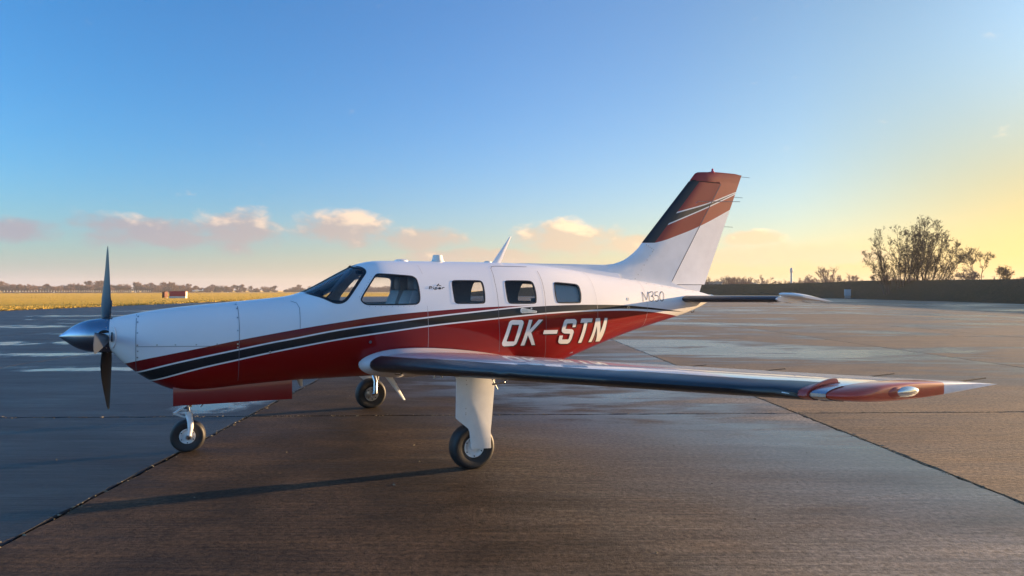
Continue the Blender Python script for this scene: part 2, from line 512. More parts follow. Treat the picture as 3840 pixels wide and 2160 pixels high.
def pane_objects():
    """curved panes that follow the skin: a grid inside each outline, 5 mm thick"""
    def pane(name, poly, side, mat, off=-.006):
        bm = bmesh.new()
        vs = [bm.verts.new((p[0], p[1], 0)) for p in poly]
        f = bm.faces.new(vs)
        bmesh.ops.triangulate(bm, faces=[f])
        for _ in range(6):
            es = [e for e in bm.edges if e.calc_length() > .05]
            if not es: break
            bmesh.ops.subdivide_edges(bm, edges=es, cuts=1)
            bmesh.ops.triangulate(bm, faces=bm.faces)
        me = bpy.data.meshes.new(name)
        nrm = []
        for v in bm.verts:
            u, w = v.co.x, v.co.y
            y = ysurf(u, w) * side
            n = fnormal(u, y, w)
            v.co = Vector((u, y, w)) + n * off
            nrm.append(n.copy())
        bm.normal_update()
        for f in bm.faces:
            if f.normal.dot(nrm[0]) < 0: f.normal_flip()
        bm.to_mesh(me); bm.free()
        me.materials.append(mat); me.shade_smooth()
        me.normals_split_custom_set_from_vertices([tuple(n) for n in nrm])
        o = bpy.data.objects.new(name, me); C.objects.link(o); o.parent = FUS
        return o
    for s_ in (-1, 1):
        pane('cockpit_window', PW, s_, M['glass'])
        for q in (W2, W3, W4): pane('cabin_window', q, s_, M['tinted'])
    # windscreen: both halves as one curved pane, ring by ring
    us = [1.19 + (1.80 - 1.19) * i / 44 for i in range(45)]
    def low(u):
        pts = [p for i, p in enumerate(WS) if i == 0 or p[0] > max(q[0] for q in WS[:i])]
        xs = [p[0] for p in pts]; zs = [p[1] for p in pts]
        return float(np.interp(u, xs, zs))
    def high(u):
        return float(np.interp(u, [1.0, 1.721, 1.762, 1.793, 1.809], [3.0, 3.0, 1.930, 1.915, 1.894])) if u > 1.721 else 3.0
    rows = []
    for u in us:
        t, b, wd, n, zm = sect(u)
        lo = min(low(u) - .004, t - .004)
        def ang(w): return 0.0
        row = []
        for k in range(41):
            f = -1 + 2 * k / 40
            # angle from the top: at f = +-1 the surface is at height lo
            smin = min(1.0, max(0.0, (lo - zm) / (t - zm))) ** (n / 2)
            a_lo = math.acos(min(1.0, max(-1.0, math.sqrt(max(0, 1 - smin ** 2)))))
            a = (math.pi / 2) - (math.pi / 2 - a_lo) * abs(f)
            c, s_ = math.cos(a), math.sin(a); e = 2 / n
            y = wd * c ** e * (1 if f >= 0 else -1); z = zm + (t - zm) * s_ ** e
            nn = fnormal(u, y, z)
            row.append((Vector((u, y, z)) - nn * .006, nn))
        rows.append(row)
    for half, rng in (('windscreen', range(0, 20)), ('windscreen', range(20, 40))):
        verts = []; idx = {}; faces = []; ns = []
        def vid(i, k):
            if (i, k) not in idx:
                idx[(i, k)] = len(verts); verts.append(rows[i][k][0]); ns.append(rows[i][k][1])
            return idx[(i, k)]
        for i in range(44):
            if us[i] > 1.79: continue
            for k in rng:
                zc = rows[i][k][0].z
                if us[i] > 1.72 and zc > high(us[i]) + .006: continue
                faces.append((vid(i, k), vid(i + 1, k), vid(i + 1, k + 1), vid(i, k + 1)))
        o = mesh_obj(half, verts, faces, M['shield'], FUS, True)
        o.data.normals_split_custom_set_from_vertices([tuple(n) for n in ns])
pane_objects()
bpy.data.objects.remove(cutter)

def strip(name, pts, width, mat, parent=None, side=-1, off=.002, closed=False, inward=0.0, step=.03, thick=0.0):
    """a band that lies on the skin along a polyline (fore-aft, height)"""
    P = [Vector(p) for p in pts]
    if closed: P.append(P[0])
    Q = [P[0]]
    for a, b in zip(P[:-1], P[1:]):
        n = max(1, int((b - a).length / step))
        for i in range(1, n + 1): Q.append(a.lerp(b, i / n))
    if closed: Q = Q[:-1]
    n = len(Q); L = []; Rr = []
    for i, q in enumerate(Q):
        a = Q[i - 1] if (closed or i > 0) else q
        b = Q[(i + 1) % n] if (closed or i < n - 1) else q
        d = (b - a).normalized() if (b - a).length > 0 else Vector((1, 0))
        nr = Vector((-d.y, d.x))
        L.append(q + nr * (width * (.5 + inward))); Rr.append(q - nr * (width * (.5 - inward)))
    vs = []
    for l, r in zip(L, Rr):
        vs += [onskin(l.x, l.y, side, off), onskin(r.x, r.y, side, off)]
    fs = [(2*i, 2*i+1, 2*((i+1) % n)+1, 2*((i+1) % n)) for i in range(n if closed else n - 1)]
    o = mesh_obj(name, vs, fs, mat, parent or FUS, True)
    return o

def decal(name, poly, mat, hole=None, side=-1, off=.003, shift=(0, 0), parent=None, fn=None):
    loops = [[Vector((p[0] + shift[0], p[1] + shift[1], 0)) for p in poly]]
    if hole: loops.append([Vector((p[0] + shift[0], p[1] + shift[1], 0)) for p in hole])
    flat = [p for l in loops for p in l]
    bm = bmesh.new()
    bv = [bm.verts.new(p) for p in flat]
    if hole:
        for t in geometry.tessellate_polygon(loops):
            try: bm.faces.new([bv[i] for i in t])
            except ValueError: pass
    else:
        bmesh.ops.triangulate(bm, faces=[bm.faces.new(bv)], quad_method='BEAUTY', ngon_method='EAR_CLIP')
    for _ in range(4):
        es = [e for e in bm.edges if e.calc_length() > .045]
        if not es: break
        bmesh.ops.subdivide_edges(bm, edges=es, cuts=1)
        bmesh.ops.triangulate(bm, faces=bm.faces)
    for v in bm.verts:
        v.co = (fn or (lambda u, w: onskin(u, w, side, off)))(v.co.x, v.co.y)
    bm.normal_update()
    for f in bm.faces:
        if f.normal.y * side < 0: f.normal_flip()
    me = bpy.data.meshes.new(name); bm.to_mesh(me); bm.free()
    me.materials.append(mat); me.shade_smooth()
    o = bpy.data.objects.new(name, me); C.objects.link(o); o.parent = parent or FUS
    return o

# window seals
for s_ in (-1, 1):
    for poly in (PW, W2, W3, W4): strip('window_seal', poly, .015, M['seal'], side=s_, off=.0025, closed=True, inward=-.25 if poly is PW else .0)
    strip('window_seal', WS, .028, M['seal'], side=s_, off=.0025)
# windscreen centre post
mb = MB(); secs = []
for i in range(17):
    u = 1.17 + (1.80 - 1.17) * i / 16
    z = fT(u); secs.append([(u, -.022, z - .03), (u, .022, z - .03), (u, .022, z + .002), (u, -.022, z + .002)])
mb.loft(secs).build('windscreen_post', M['black'], FUS, True)

# registration, marks
OK_ = [
 ([(3.357,1.058),(3.436,1.296),(3.455,1.315),(3.486,1.323),(3.607,1.321),(3.626,1.306),(3.629,1.281),(3.561,1.074),(3.547,1.04),(3.512,1.019),(3.387,1.019),(3.367,1.03)], [(3.474,1.27),(3.565,1.268),(3.569,1.263),(3.519,1.081),(3.514,1.071),(3.423,1.074),(3.414,1.082)]),
 ([(3.608,1.019),(3.703,1.322),(3.749,1.321),(3.712,1.203),(3.838,1.322),(3.898,1.32),(3.736,1.171),(3.808,1.019),(3.761,1.019),(3.693,1.141),(3.66,1.019)], None),
 ([(3.904,1.147),(3.915,1.193),(4.117,1.191),(4.106,1.145)], None),
 ([(4.237,1.319),(4.36,1.319),(4.39,1.307),(4.398,1.28),(4.383,1.219),(4.335,1.217),(4.341,1.264),(4.332,1.267),(4.259,1.266),(4.249,1.26),(4.23,1.2),(4.33,1.194),(4.354,1.181),(4.363,1.157),(4.345,1.068),(4.328,1.032),(4.292,1.013),(4.184,1.017),(4.155,1.028),(4.14,1.052),(4.149,1.12),(4.201,1.12),(4.196,1.077),(4.201,1.071),(4.291,1.068),(4.298,1.073),(4.308,1.132),(4.304,1.139),(4.226,1.144),(4.192,1.154),(4.175,1.175),(4.176,1.204),(4.201,1.285),(4.215,1.308)], None),
 ([(4.472,1.321),(4.652,1.32),(4.639,1.273),(4.569,1.272),(4.527,1.015),(4.47,1.016),(4.519,1.27),(4.455,1.269)], None),
 ([(4.655,1.017),(4.705,1.32),(4.772,1.321),(4.809,1.128),(4.852,1.32),(4.899,1.32),(4.878,1.015),(4.792,1.017),(4.731,1.223),(4.712,1.016)], None)]
M['letterwhite'] = simple('letter_white', (.82, .82, .80), .35, coat=.9)
for poly, hole in OK_:
    decal('letter_shadow', poly, M['black'], hole, off=.0025, shift=(.014, -.013))
    decal('registration_letter', poly, M['letterwhite'], hole, off=.0045)
def strokes(name, lines, width, mat, **k):
    for l in lines: strip(name, l, width, mat, off=.003, step=.01, **k)
strokes('model_mark', [
 [(5.54,1.521),(5.554,1.649),(5.609,1.543),(5.668,1.653),(5.662,1.527)],
 [(5.685,1.633),(5.718,1.651),(5.753,1.651),(5.758,1.626),(5.735,1.6),(5.705,1.593),(5.74,1.584),(5.753,1.56),(5.733,1.533),(5.699,1.524),(5.673,1.533)],
 [(5.853,1.65),(5.798,1.646),(5.781,1.595),(5.812,1.603),(5.84,1.59),(5.844,1.559),(5.819,1.528),(5.788,1.52),(5.763,1.533)],
 [(5.935,1.652),(5.948,1.647),(5.954,1.633),(5.953,1.612),(5.948,1.588),(5.939,1.564),(5.926,1.543),(5.91,1.53),(5.894,1.525),(5.879,1.53),(5.868,1.544),(5.864,1.564),(5.867,1.588),(5.879,1.613),(5.896,1.633),(5.917,1.647),(5.935,1.652)]], .0085, M['black'])
strokes('maker_mark', [
 [(2.481,1.683),(2.488,1.711),(2.514,1.711),(2.52,1.704),(2.511,1.696),(2.486,1.696)], [(2.531,1.683),(2.536,1.701)], [(2.538,1.707),(2.54,1.712)],
 [(2.544,1.673),(2.555,1.701),(2.574,1.701),(2.579,1.692),(2.57,1.684),(2.549,1.684)],
 [(2.589,1.692),(2.621,1.692),(2.62,1.699),(2.604,1.701),(2.591,1.694),(2.591,1.686),(2.605,1.683),(2.617,1.685)],
 [(2.632,1.683),(2.638,1.701)], [(2.637,1.696),(2.65,1.701),(2.665,1.701)]], .0082, M['black'])
decal('maker_mark', [(2.570,1.718),(2.602,1.745),(2.608,1.738),(2.592,1.717)], M['black'])
decal('maker_mark', [(2.604,1.718),(2.612,1.732),(2.635,1.717)], M['black'])
# panel seams
for ln in ([(-.425,1.428),(-.423,1.339),(-.424,1.245),(-.423,1.122),(-.424,.984),(-.424,.87)], [(-.423,1.122),(-.061,1.12),(.242,1.116)],
           [(.5,1.545),(.503,1.497),(.505,1.428),(.507,1.329),(.504,1.169),(.501,.971),(.50,.75)], [(1.026,1.555),(1.079,1.534),(1.098,1.483),(1.088,1.275)],
           [(3.851,1.96),(3.422,1.962),(3.354,1.952),(3.328,1.926),(3.307,1.764),(3.307,1.579),(3.304,1.326),(3.338,.951)],
           [(3.957,1.909),(3.956,1.791),(3.95,1.634),(3.942,1.479),(3.941,1.336),(3.95,1.072),(3.997,.857)]):
    strip('panel_seam', ln, .0042, M['seam'], off=.0034)
for ln in ([(4.72,1.90),(4.73,1.60),(4.74,1.30),(4.75,1.00)], [(5.60,1.79),(5.61,1.55),(5.62,1.30),(5.63,1.17)], [(2.43,1.96),(2.44,1.85)], [(2.44,1.50),(2.45,1.20),(2.46,1.0)]):
    strip('skin_joint', ln, .0032, M['skinjoint'], off=.0032)
def disc_on_skin(name, u, w, r, mat, off=.003, seg=10):
    return decal(name, [(u + r * math.cos(2 * math.pi * k / seg), w + r * math.sin(2 * math.pi * k / seg)) for k in range(seg)], mat, off=off)
for u, w in [(-.409,1.41),(-.411,1.356),(-.41,1.254),(-.41,1.135),(-.407,1.077),(-.41,1.016),(-.238,1.136),(-.076,1.135),(.11,1.134),(.299,1.134),(.49,1.523),(.494,1.482),(.493,1.392),(.491,1.265),(.49,1.131),(.49,1.097)]:
    disc_on_skin('fastener', u, w, .0075, M['steel'])
for k in range(9): disc_on_skin('rivet', 1.80 + k * .062, 1.498, .0045, M['skinjoint'], seg=6)
for k in range(8): disc_on_skin('rivet', 1.70 + k * .022, 1.60 + k * .031, .0045, M['skinjoint'], seg=6)
for k in range(10): disc_on_skin('rivet', 5.32 + k * .14, fT(5.32 + k * .14) - .030, .005, M['steel'], seg=6)
for u, w, r in [(.795,1.041,.012),(1.808,1.117,.016),(5.27,1.556,.02),(5.267,1.447,.022),(3.743,1.456,.012)]:
    disc_on_skin('cap', u, w, r, M['steel'], seg=16)
disc_on_skin('cap', 5.267, 1.447, .014, M['black'], off=.004, seg=16)
HD = [(3.602,1.433),(3.611,1.452),(3.631,1.457),(3.798,1.427),(3.806,1.42),(3.797,1.409),(3.621,1.407),(3.606,1.416)]
decal('door_handle', HD, M['steel'], off=.006)
decal('handle_recess', [(3.704 + (p[0]-3.704)*1.12, 1.43 + (p[1]-1.43)*1.25) for p in HD], M['rim'], off=.003)

# roof antennas
zt = lambda u: fT(u)
mb = MB(); mb.lathe([(-.01, .001), (-.01, .085), (.008, .085), (.018, .06), (.02, .001)], (2.33, 0, zt(2.33)), 'z', 24); mb.build('satellite_antenna', M['white'], FUS, True)
mb = MB(); mb.lathe([(-.012, .001), (-.012, .085), (.004, .082), (.012, .070), (.075, .056), (.079, .050), (.08, .001)], (2.78, 0, zt(2.78)), 'z', 28); mb.build('antenna_dome', M['beige'], FUS, True)
mb = MB(); mb.lathe([(-.01, .001), (-.01, .05), (.008, .048), (.016, .03), (.017, .001)], (3.44, 0, zt(3.44)), 'z', 20); mb.build('puck_antenna', M['beige'], FUS, True)
def blade_antenna(name, base, tip, th, mat):
    """swept blade between a base chord and a tip chord"""
    mb = MB(); secs = []
    for f in (0, .08, .5, 1.0):
        a = Vector(base[0]).lerp(Vector(tip[0]), f); b = Vector(base[1]).lerp(Vector(tip[1]), f)
        t = th * (1 - .6 * f)
        secs.append([a, a.lerp(b, .3) + Vector((0, t, 0)), a.lerp(b, .7) + Vector((0, t * .8, 0)), b, a.lerp(b, .7) - Vector((0, t * .8, 0)), a.lerp(b, .3) - Vector((0, t, 0))])
    return mb.loft(secs).build(name, mat, FUS, True)
blade_antenna('whip_antenna', [(3.494, 0, 2.01), (3.616, 0, 2.01)], [(3.738, 0, 2.347), (3.766, 0, 2.353)], .014, M['white'])
blade_antenna('belly_antenna', [(2.105, 0, .70), (2.20, 0, .70)], [(2.350, 0, .376), (2.380, 0, .378)], .016, M['gearwhite'])
blade_antenna('marker_antenna', [(1.128, 0, .70), (1.203, 0, .70)], [(1.166, 0, .607), (1.198, 0, .605)], .02, M['beige'])

# ---------------- cabin
floor = MB(); floor.box(1.0, 4.45, -.36, .36, .88, .90); floor.build('cabin_floor', M['lining'], AC)
ip = []
for u, zt_ in ((1.06, 1.52), (1.18, 1.585), (1.30, 1.585), (1.46, 1.565), (1.58, 1.555)):
    hw = ysurf(u, zt_) - .05; hl = ysurf(u, 1.2) - .05
    ip.append([(u, -hl, 1.0), (u, -hl, 1.25), (u, -hw, zt_ - .03), (u, -hw * .9, zt_), (u, hw * .9, zt_), (u, hw, zt_ - .03), (u, hl, 1.25), (u, hl, 1.0)])
MB().loft(ip).build('instrument_panel', M['panel'], AC)
MB().loft([ring(4.60, 48, .045), ring(4.64, 48, .06)]).build('cabin_bulkhead', M['lining'], AC)
def seat(u, y, facing=-1, lean=.18, sc=1.0):
    r = MB().box(-.24, .24, -.22, .22, 0, .14).build('seat', M['leather'], AC, bevel=.05)
    r.location = (u, y, 1.12 - (1 - sc) * .5); r.scale = (sc, sc, sc)
    f = -facing
    bk = MB()
    secs = []
    for k in range(9):
        h = k / 8; hw = .21 * (1 - .15 * h ** 3); th = .07 * (1 - .3 * h)
        cx = f * (.22 + lean * h); cz = .05 + .50 * h
        secs.append([(cx - th, -hw, cz), (cx - th * 1.2, -hw * .5, cz), (cx - th, 0, cz), (cx - th * 1.2, hw * .5, cz), (cx - th, hw, cz), (cx + th, hw, cz), (cx + th, -hw, cz)])
    bk.loft(secs).build('seat_back', M['leather'], r, True, 50)
    hd = MB().box(-.05, .05, -.13, .13, 0, .17).build('headrest', M['leather'], r, bevel=.04)
    hd.location = (f * (.24 + lean), 0, .55)
    st = MB(); st.tube([(0, 0, -.24), (0, 0, .02)], .12, 8).build('seat_base', M['lining'], r)
    return r
for u, y in ((1.98, -.27), (1.98, .27)): seat(u, y, -1)
for u, y in ((2.84, -.26), (2.84, .26)): seat(u, y, 1, .12, .9)
for u, y in ((3.96, -.21), (3.96, .21)): seat(u, y, -1, .10, .78)
MB().box(1.80, 1.86, -.06, .06, 1.86, 1.90).build('mirror', M['panel'], AC, bevel=.01)

for s_ in (-1,):
    decal('pale_backing', [(4.30 + (p[0] - 4.30) * 1.05, 1.64 + (p[1] - 1.64) * 1.05) for p in W4], M['beige'], side=s_, off=-.045, parent=FUS)  # light grey plate added so the rear window reads lighter
# ---------------- propeller
HUB = Vector((-.70, 0, 1.222))
PROP = MB().lathe([(-.70, .001), (-.70, .10), (-.63, .10), (-.63, .001)], (0, 0, HUB.z), 'x', 24).build('propeller', M['steel'], AC, True)
prof = []
spf = pchip([(0, .0), (.03, .075), (.06, .14), (.13, .28), (.25, .53), (.36, .70), (.47, .82), (.59, .905), (.7, .95), (.83, .985), (1, 1)])
for i in range(41):
    t = i / 40
    prof.append((-1.100 + .44 * t, .172 * spf(t)))
prof += [(-.652, .1725), (-.650, .165), (-.650, .001)]
SP = MB().lathe(prof, (0, 0, HUB.z), 'x', 48).build('spinner', M['spinner'], PROP, True, 40)
MB().lathe([(-.650, .001), (-.650, .176), (-.640, .176), (-.640, .001)], (0, 0, HUB.z), 'x', 40).build('back_plate', M['dark'], PROP, True)
def blade_sections(phi, grow=0.0):
    rh = Vector((0, math.sin(phi), math.cos(phi))); th = Vector((0, math.cos(phi), -math.sin(phi))); fx = Vector((-1, 0, 0))
    st = [(.10,.075,72,.075,0),(.17,.085,62,.060,0),(.24,.115,52,.042,.004),(.34,.142,43,.028,.010),(.46,.150,35,.021,.012),(.58,.143,29,.016,.006),(.70,.127,25,.012,-.006),(.80,.107,22,.010,-.020),(.90,.080,20,.008,-.036),(.965,.050,19,.006,-.052),(1.0,.016,19,.003,-.066)]
    secs = []; info = []
    for r, c, bt, t, sw in st:
        b = R(bt); cd = th * math.cos(b) + fx * math.sin(b); nd = fx * math.cos(b) - th * math.sin(b)
        ctr = HUB + rh * r + cd * sw + fx * (.035 * r * r)
        s_ = []
        for k in range(20):
            a = 2 * math.pi * k / 20
            x = .5 * math.cos(a); yy = math.sin(a) * .5 * (1.0 if r < .2 else (.62 + .55 * x) ** .6)
            s_.append(ctr + cd * (x * c) + nd * (yy * t))
        secs.append(s_); info.append((r, ctr, cd, nd, c, t))
    return secs, info
for phi in (R(28), R(148), R(268)):
    secs, info = blade_sections(phi)
    MB().loft(secs).build('blade', M['blade'], PROP, True, 60)
    rh = Vector((0, math.sin(phi), math.cos(phi)))
    # dark cut-out of the spinner round the blade root
    cs = MB(); p0 = HUB + rh * .10; p1 = HUB + rh * .1665
    cs.tube([p0, p1], [.075, .066], 20).build('blade_cutout', M['dark'], PROP, True)
    if phi < 1:
        i = 3; r, ctr, cd, nd, c, t = info[i]
        q = []
        for f, dr in ((-.05, -.035), (-.42, -.035), (-.42, .045), (-.05, .045)):
            q.append(ctr + rh * dr + cd * (c * f) - nd * (t * .62 + .003))
        mesh_obj('blade_sticker', q, [(0, 1, 2, 3)], M['sticker'], PROP)
for k in range(10):
    a = 2 * math.pi * k / 10 + .2
    MB().lathe([(-.001, .001), (-.001, .005), (.002, .005), (.002, .001)], (0, 0, 0), 'z', 8).build('screw', M['steel'], PROP).matrix_local = Matrix.Translation((-.685, math.sin(a) * .1705, HUB.z + math.cos(a) * .1705)) @ Vector((0, math.sin(a), math.cos(a))).to_track_quat('Z', 'Y').to_matrix().to_4x4()
# cowl front: inlet lips either side of the spinner
for s_ in (-1, 1):
    pts = []
    for k in range(24):
        a = 2 * math.pi * k / 24
        pts.append((-.632 + .03 * abs(math.cos(a)), s_ * (.168 + .045 * math.cos(a)), 1.215 + .10 * math.sin(a)))
    MB().tube(pts + [pts[0]], .009, 8, False).build('inlet_lip', M['white'], FUS, True)
    MB().lathe([(0, .001), (0, .05), (.01, .05), (.01, .001)], (-.64, s_ * .172, 1.215), 'x', 16).build('inlet', M['dark'], FUS)

# ---------------- wings
def airfoil(n=26, t=.14, camber=.003):
    """closed loop of (x, z) from the trailing edge over the top to the leading edge and back below"""
    xs = [.5 * (1 - math.cos(math.pi * i / n)) for i in range(n + 1)]
    def th(x): return 5 * t * (.2969 * math.sqrt(x) - .126 * x - .3516 * x ** 2 + .2843 * x ** 3 - .1036 * x ** 4)
    def cm(x): p = .3; return camber / p ** 2 * (2 * p * x - x * x) if x < p else camber / (1 - p) ** 2 * (1 - 2 * p + 2 * p * x - x * x)
    up = [(x, cm(x) + th(x)) for x in reversed(xs)]
    lo = [(x, cm(x) - th(x)) for x in xs[1:-1]]
    return up + lo
def wle(v): return 1.77 + (v - .62) * .0965
def wch(v): return 1.74 - (v - .62) * (1.74 - .985) / (6.05 - .62)
def wz(v): return .879 + (v - .62) * .0666
def wt(v): return .138 - (v - .62) * .061 / 5.43
def wsec(v, s, le=None, ch=None, z=None, t=None, x0=0.0, x1=1.0, grow=0.0, n=26):
    le = wle(v) if le is None else le; ch = wch(v) if ch is None else ch; z = wz(v) if z is None else z; t = wt(v) if t is None else t
    return [(le + x * ch, s * v, z + zz * ch) for x, zz in airfoil(n, t)]
def boot_strip(v0, v1, s, xu, xl, off, nseg=40):
    secs = []
    for i in range(nseg + 1):
        v = v0 + (v1 - v0) * i / nseg
        le, ch, z, t = wle(v), wch(v), wz(v), wt(v)
        af = airfoil(60, t)
        row = []
        up = [p for p in af[:61]][::-1]; lo = [af[60]] + af[61:]
        pts = [p for p in reversed(up) if p[0] <= xu / ch] + [p for p in lo[1:] if p[0] <= xl / ch]
        m = 22
        # resample so that all rows have equal counts
        cum = [0]
        for a, b in zip(pts[:-1], pts[1:]): cum.append(cum[-1] + math.hypot(b[0]-a[0], b[1]-a[1]))
        for k in range(m):
            d = cum[-1] * k / (m - 1)
            x = float(np.interp(d, cum, [p[0] for p in pts])); zz = float(np.interp(d, cum, [p[1] for p in pts]))
            row.append(Vector((le + x * ch, s * v, z + zz * ch)))
        r2 = []
        for k in range(m):
            tg = row[min(k+1, m-1)] - row[max(k-1, 0)]
            nn = Vector((tg.z, 0, -tg.x)).normalized()
            if nn.x > 0 and abs(nn.x) > abs(nn.z): nn = -nn
            ctr = Vector((le + .12, s * v, z + .01))
            if nn.dot(row[k] - ctr) < 0: nn = -nn
            edge = 0.0 if k in (0, m - 1) else off
            r2.append(row[k] + nn * edge)
        secs.append(r2)
    return MB().loft(secs, closed=False)
def tip_paint():
    m, g, b, out = new_mat('tip_paint')
    x, y, z = g.sep(g.n('ShaderNodeTexCoord').outputs['Object'])
    n = g.noise(g.n('ShaderNodeTexCoord').outputs['Object'], 30, 4)
    k = g.mapr(n, .3, .7, .93, 1.05)
    col = g.mix(g.mapr(x, 2.898, 2.902), (.60, .062, .026), WHITE)
    g.put(b.inputs['Base Color'], g.mix(1.0, col, g.comb(k, k, k), 'MULTIPLY'))
    b.inputs['Roughness'].default_value = .4; b.inputs['Coat Weight'].default_value = .8; b.inputs['Coat Roughness'].default_value = .06
    return m
M['tip'] = tip_paint()
M['cuff'] = simple('cuff_red', (.42, .04, .022), .4, coat=.6)
for s in (-1, 1):
    vs = [.30, .62, 1.0, 1.5, 2.0, 2.7, 3.4, 4.2, 5.0, 5.6, 6.05]
    W = MB().loft([wsec(v, s) for v in vs]).build('wing', M['white'], AC, True, 40)
    bo = boot_strip(.70, 5.93, s, .15, .13, .0065).build('deice_boot', M['boot'], W, True, 50)
    boot_strip(5.93, 5.985, s, .20, .16, .006, 4).build('boot_cuff', M['cuff'], W, True, 50)
    boot_strip(5.985, 6.06, s, .12, .12, .003, 4).build('metal_edge', M['silver'], W, True, 50)
    # stall fence on the cuff
    le, z = wle(5.97), wz(5.97)
    MB().prism(chaikin([(le - .014, z - .012), (le - .010, z + .012), (le + .03, z + .034), (le + .08, z + .049), (le + .135, z + .060), (le + .165, z + .060), (le + .175, z + .048), (le + .175, z + .03), (le + .05, z)], True, 2), s * 5.972, s * 5.982).build('stall_fence', M['cuff'], W)
    # root fillet
    secs = []
    for v, gr in ((.50, .10), (.58, .075), (.64, .045), (.70, .016), (.75, .002)):
        le, ch, z, t = wle(v) - gr * .55, wch(v) + gr * 1.1, wz(v), wt(v)
        secs.append([(le + x * ch, s * v, z + zz * ch * (1 + gr * 3.2)) for x, zz in airfoil(26, t)])
    MB().loft(secs).build('root_fillet', M['white'], W, True, 40)
    # tip cap
    secs = []
    for v, dl, sh, tf in ((6.05, 0, 0, 1.0), (6.09, .012, 0, 1.0), (6.125, .045, .0, .97), (6.145, .085, .0, .9), (6.152, .12, .0, .80), (6.155, .15, 0, .6)):
        le = wle(6.05) + dl; ch = wch(6.05) - dl; z = wz(6.05) + (v - 6.05) * .03
        secs.append([(le + x * ch, s * v, z + zz * ch * tf * (wch(6.05) / ch)) for x, zz in airfoil(26, wt(6.05))])
    MB().loft(secs).build('wing_tip', M['tip'], W, True, 40)
    # navigation light in its recess
    lu, lz = 2.645, wz(6.05) + .006
    o = MB().lathe([(0, .001), (0, 1), (.4, .97), (.75, .8), (.95, .45), (1.0, .001)], (0, 0, 0), 'y', 28).build('light_recess', M['cuff'], W, True)
    o.matrix_local = Matrix.Translation((lu - .045, s * 6.135, lz)) @ Matrix.Diagonal((.075, s * .026, .030, 1))
    o = MB().lathe([(0, .001), (0, 1), (.4, .97), (.75, .8), (.95, .45), (1.0, .001)], (0, 0, 0), 'y', 28).build('tip_light', M['lens'], W, True)
    o.matrix_local = Matrix.Translation((lu + .015, s * 6.135, lz)) @ Matrix.Diagonal((.085, s * .034, .026, 1))
    # control surface gaps on the top, and wicks at the trailing edge
    def wtop(v, xf, off=.002):
        le, ch, z, t = wle(v), wch(v), wz(v), wt(v)
        af = airfoil(60, t)[:61][::-1]
        return Vector((le + xf * ch, s * v, z + float(np.interp(xf, [p[0] for p in af], [p[1] for p in af])) * ch + off))
    for a, b in (((.75, .74), (3.6, .74)), ((3.65, .76), (5.95, .76)), ((3.62, .75), (3.62, .99))):
        row = []
        for i in range(25):
            f = i / 24; v = a[0] + (b[0] - a[0]) * f; xf = a[1] + (b[1] - a[1]) * f
            row.append([wtop(v, xf - .003) , wtop(v + (.006 if a[0] == b[0] else 0), xf + .003)])
        MB().loft(row, closed=False).build('control_gap', M['seam'], W)
    for v in (3.9, 4.7, 5.5, 6.0):
        p = Vector((wle(v) + wch(v), s * v, wz(v) + .002))
        MB().tube([p - Vector((.03, 0, 0)), p + Vector((.17, 0, .006))], .003, 6).build('static_wick', M['dark'], W)
    if s < 0:
        # access panels, vents and the probe below the wing
        for u in (2.213, 2.292):
            MB().tube([(u, -1.5, wz(1.5) - .06), (u, -1.5, .808)], .009, 8).build('vent_tube', M['beige'], W, True)
        MB().tube([(2.47, -2.6, .95), (2.478, -2.6, .90), (2.465, -2.6, .88), (2.35, -2.6, .872)], [.014, .013, .010, .008], 10).build('pitot_tube', M['silver'], W, True)
        MB().tube([(2.36, -2.55, .93), (2.42, -2.55, .82)], .006, 6).build('fuel_drain', M['beige'], W)
        MB().tube([(1.98, -.95, .845), (1.98, -.95, .80), (2.06, -.95, .80)], .006, 6).build('fuel_drain', M['dark'], W)

# ---------------- tail
def fin_paint():
    m, g, b, out = new_mat('fin_paint')
    tc = g.n('ShaderNodeTexCoord').outputs['Object']
    x, y, z = g.sep(tc)
    cv = lambda pts: g.curve(x, pts, 5.6, 7.7, 2.0, 3.6)
    gt = lambda a, b2: g.mapr(g.math('SUBTRACT', a, b2), -.0015, .0015)
    low = cv([(5.6, 2.334), (5.94, 2.334), (5.97, 2.337), (6.4, 2.465), (6.769, 2.601), (7.338, 2.859), (7.7, 3.03)])
    w1 = cv([(5.6, 2.56), (6.357, 2.776), (6.916, 2.933), (7.453, 3.124), (7.7, 3.21)])
    w2 = cv([(5.6, 2.37), (6.209, 2.608), (6.916, 2.880), (7.453, 3.104), (7.7, 3.212)])
    red = (.30, .016, .012)
    col = g.mix(gt(z, low), WHITE, red)
    aft = g.mapr(x, 6.0, 6.01)
    between = g.math('MULTIPLY', gt(z, w2), gt(w1, z))
    col = g.mix(between, col, GREY)
    l1 = g.math('LESS_THAN', g.math('ABSOLUTE', g.math('SUBTRACT', z, w1)), .0088)
    l2 = g.math('LESS_THAN', g.math('ABSOLUTE', g.math('SUBTRACT', z, w2)), .0088)
    col = g.mix(g.math('MAXIMUM', l1, l2), col, WHITE)
    k = g.mapr(g.noise(tc, 6, 4), .3, .7, .95, 1.04)
    g.put(b.inputs['Base Color'], g.mix(1.0, col, g.comb(k, k, k), 'MULTIPLY'))
    b.inputs['Roughness'].default_value = .45; b.inputs['Coat Weight'].default_value = .25; b.inputs['Coat Roughness'].default_value = .15
    return m
M['fin'] = fin_paint()
FLE = [(6.05,1.60),(5.0,1.93),(5.15,2.0150),(5.30,2.030),(5.46,2.081),(5.624,2.185),(5.774,2.335),(6.597,3.243)]
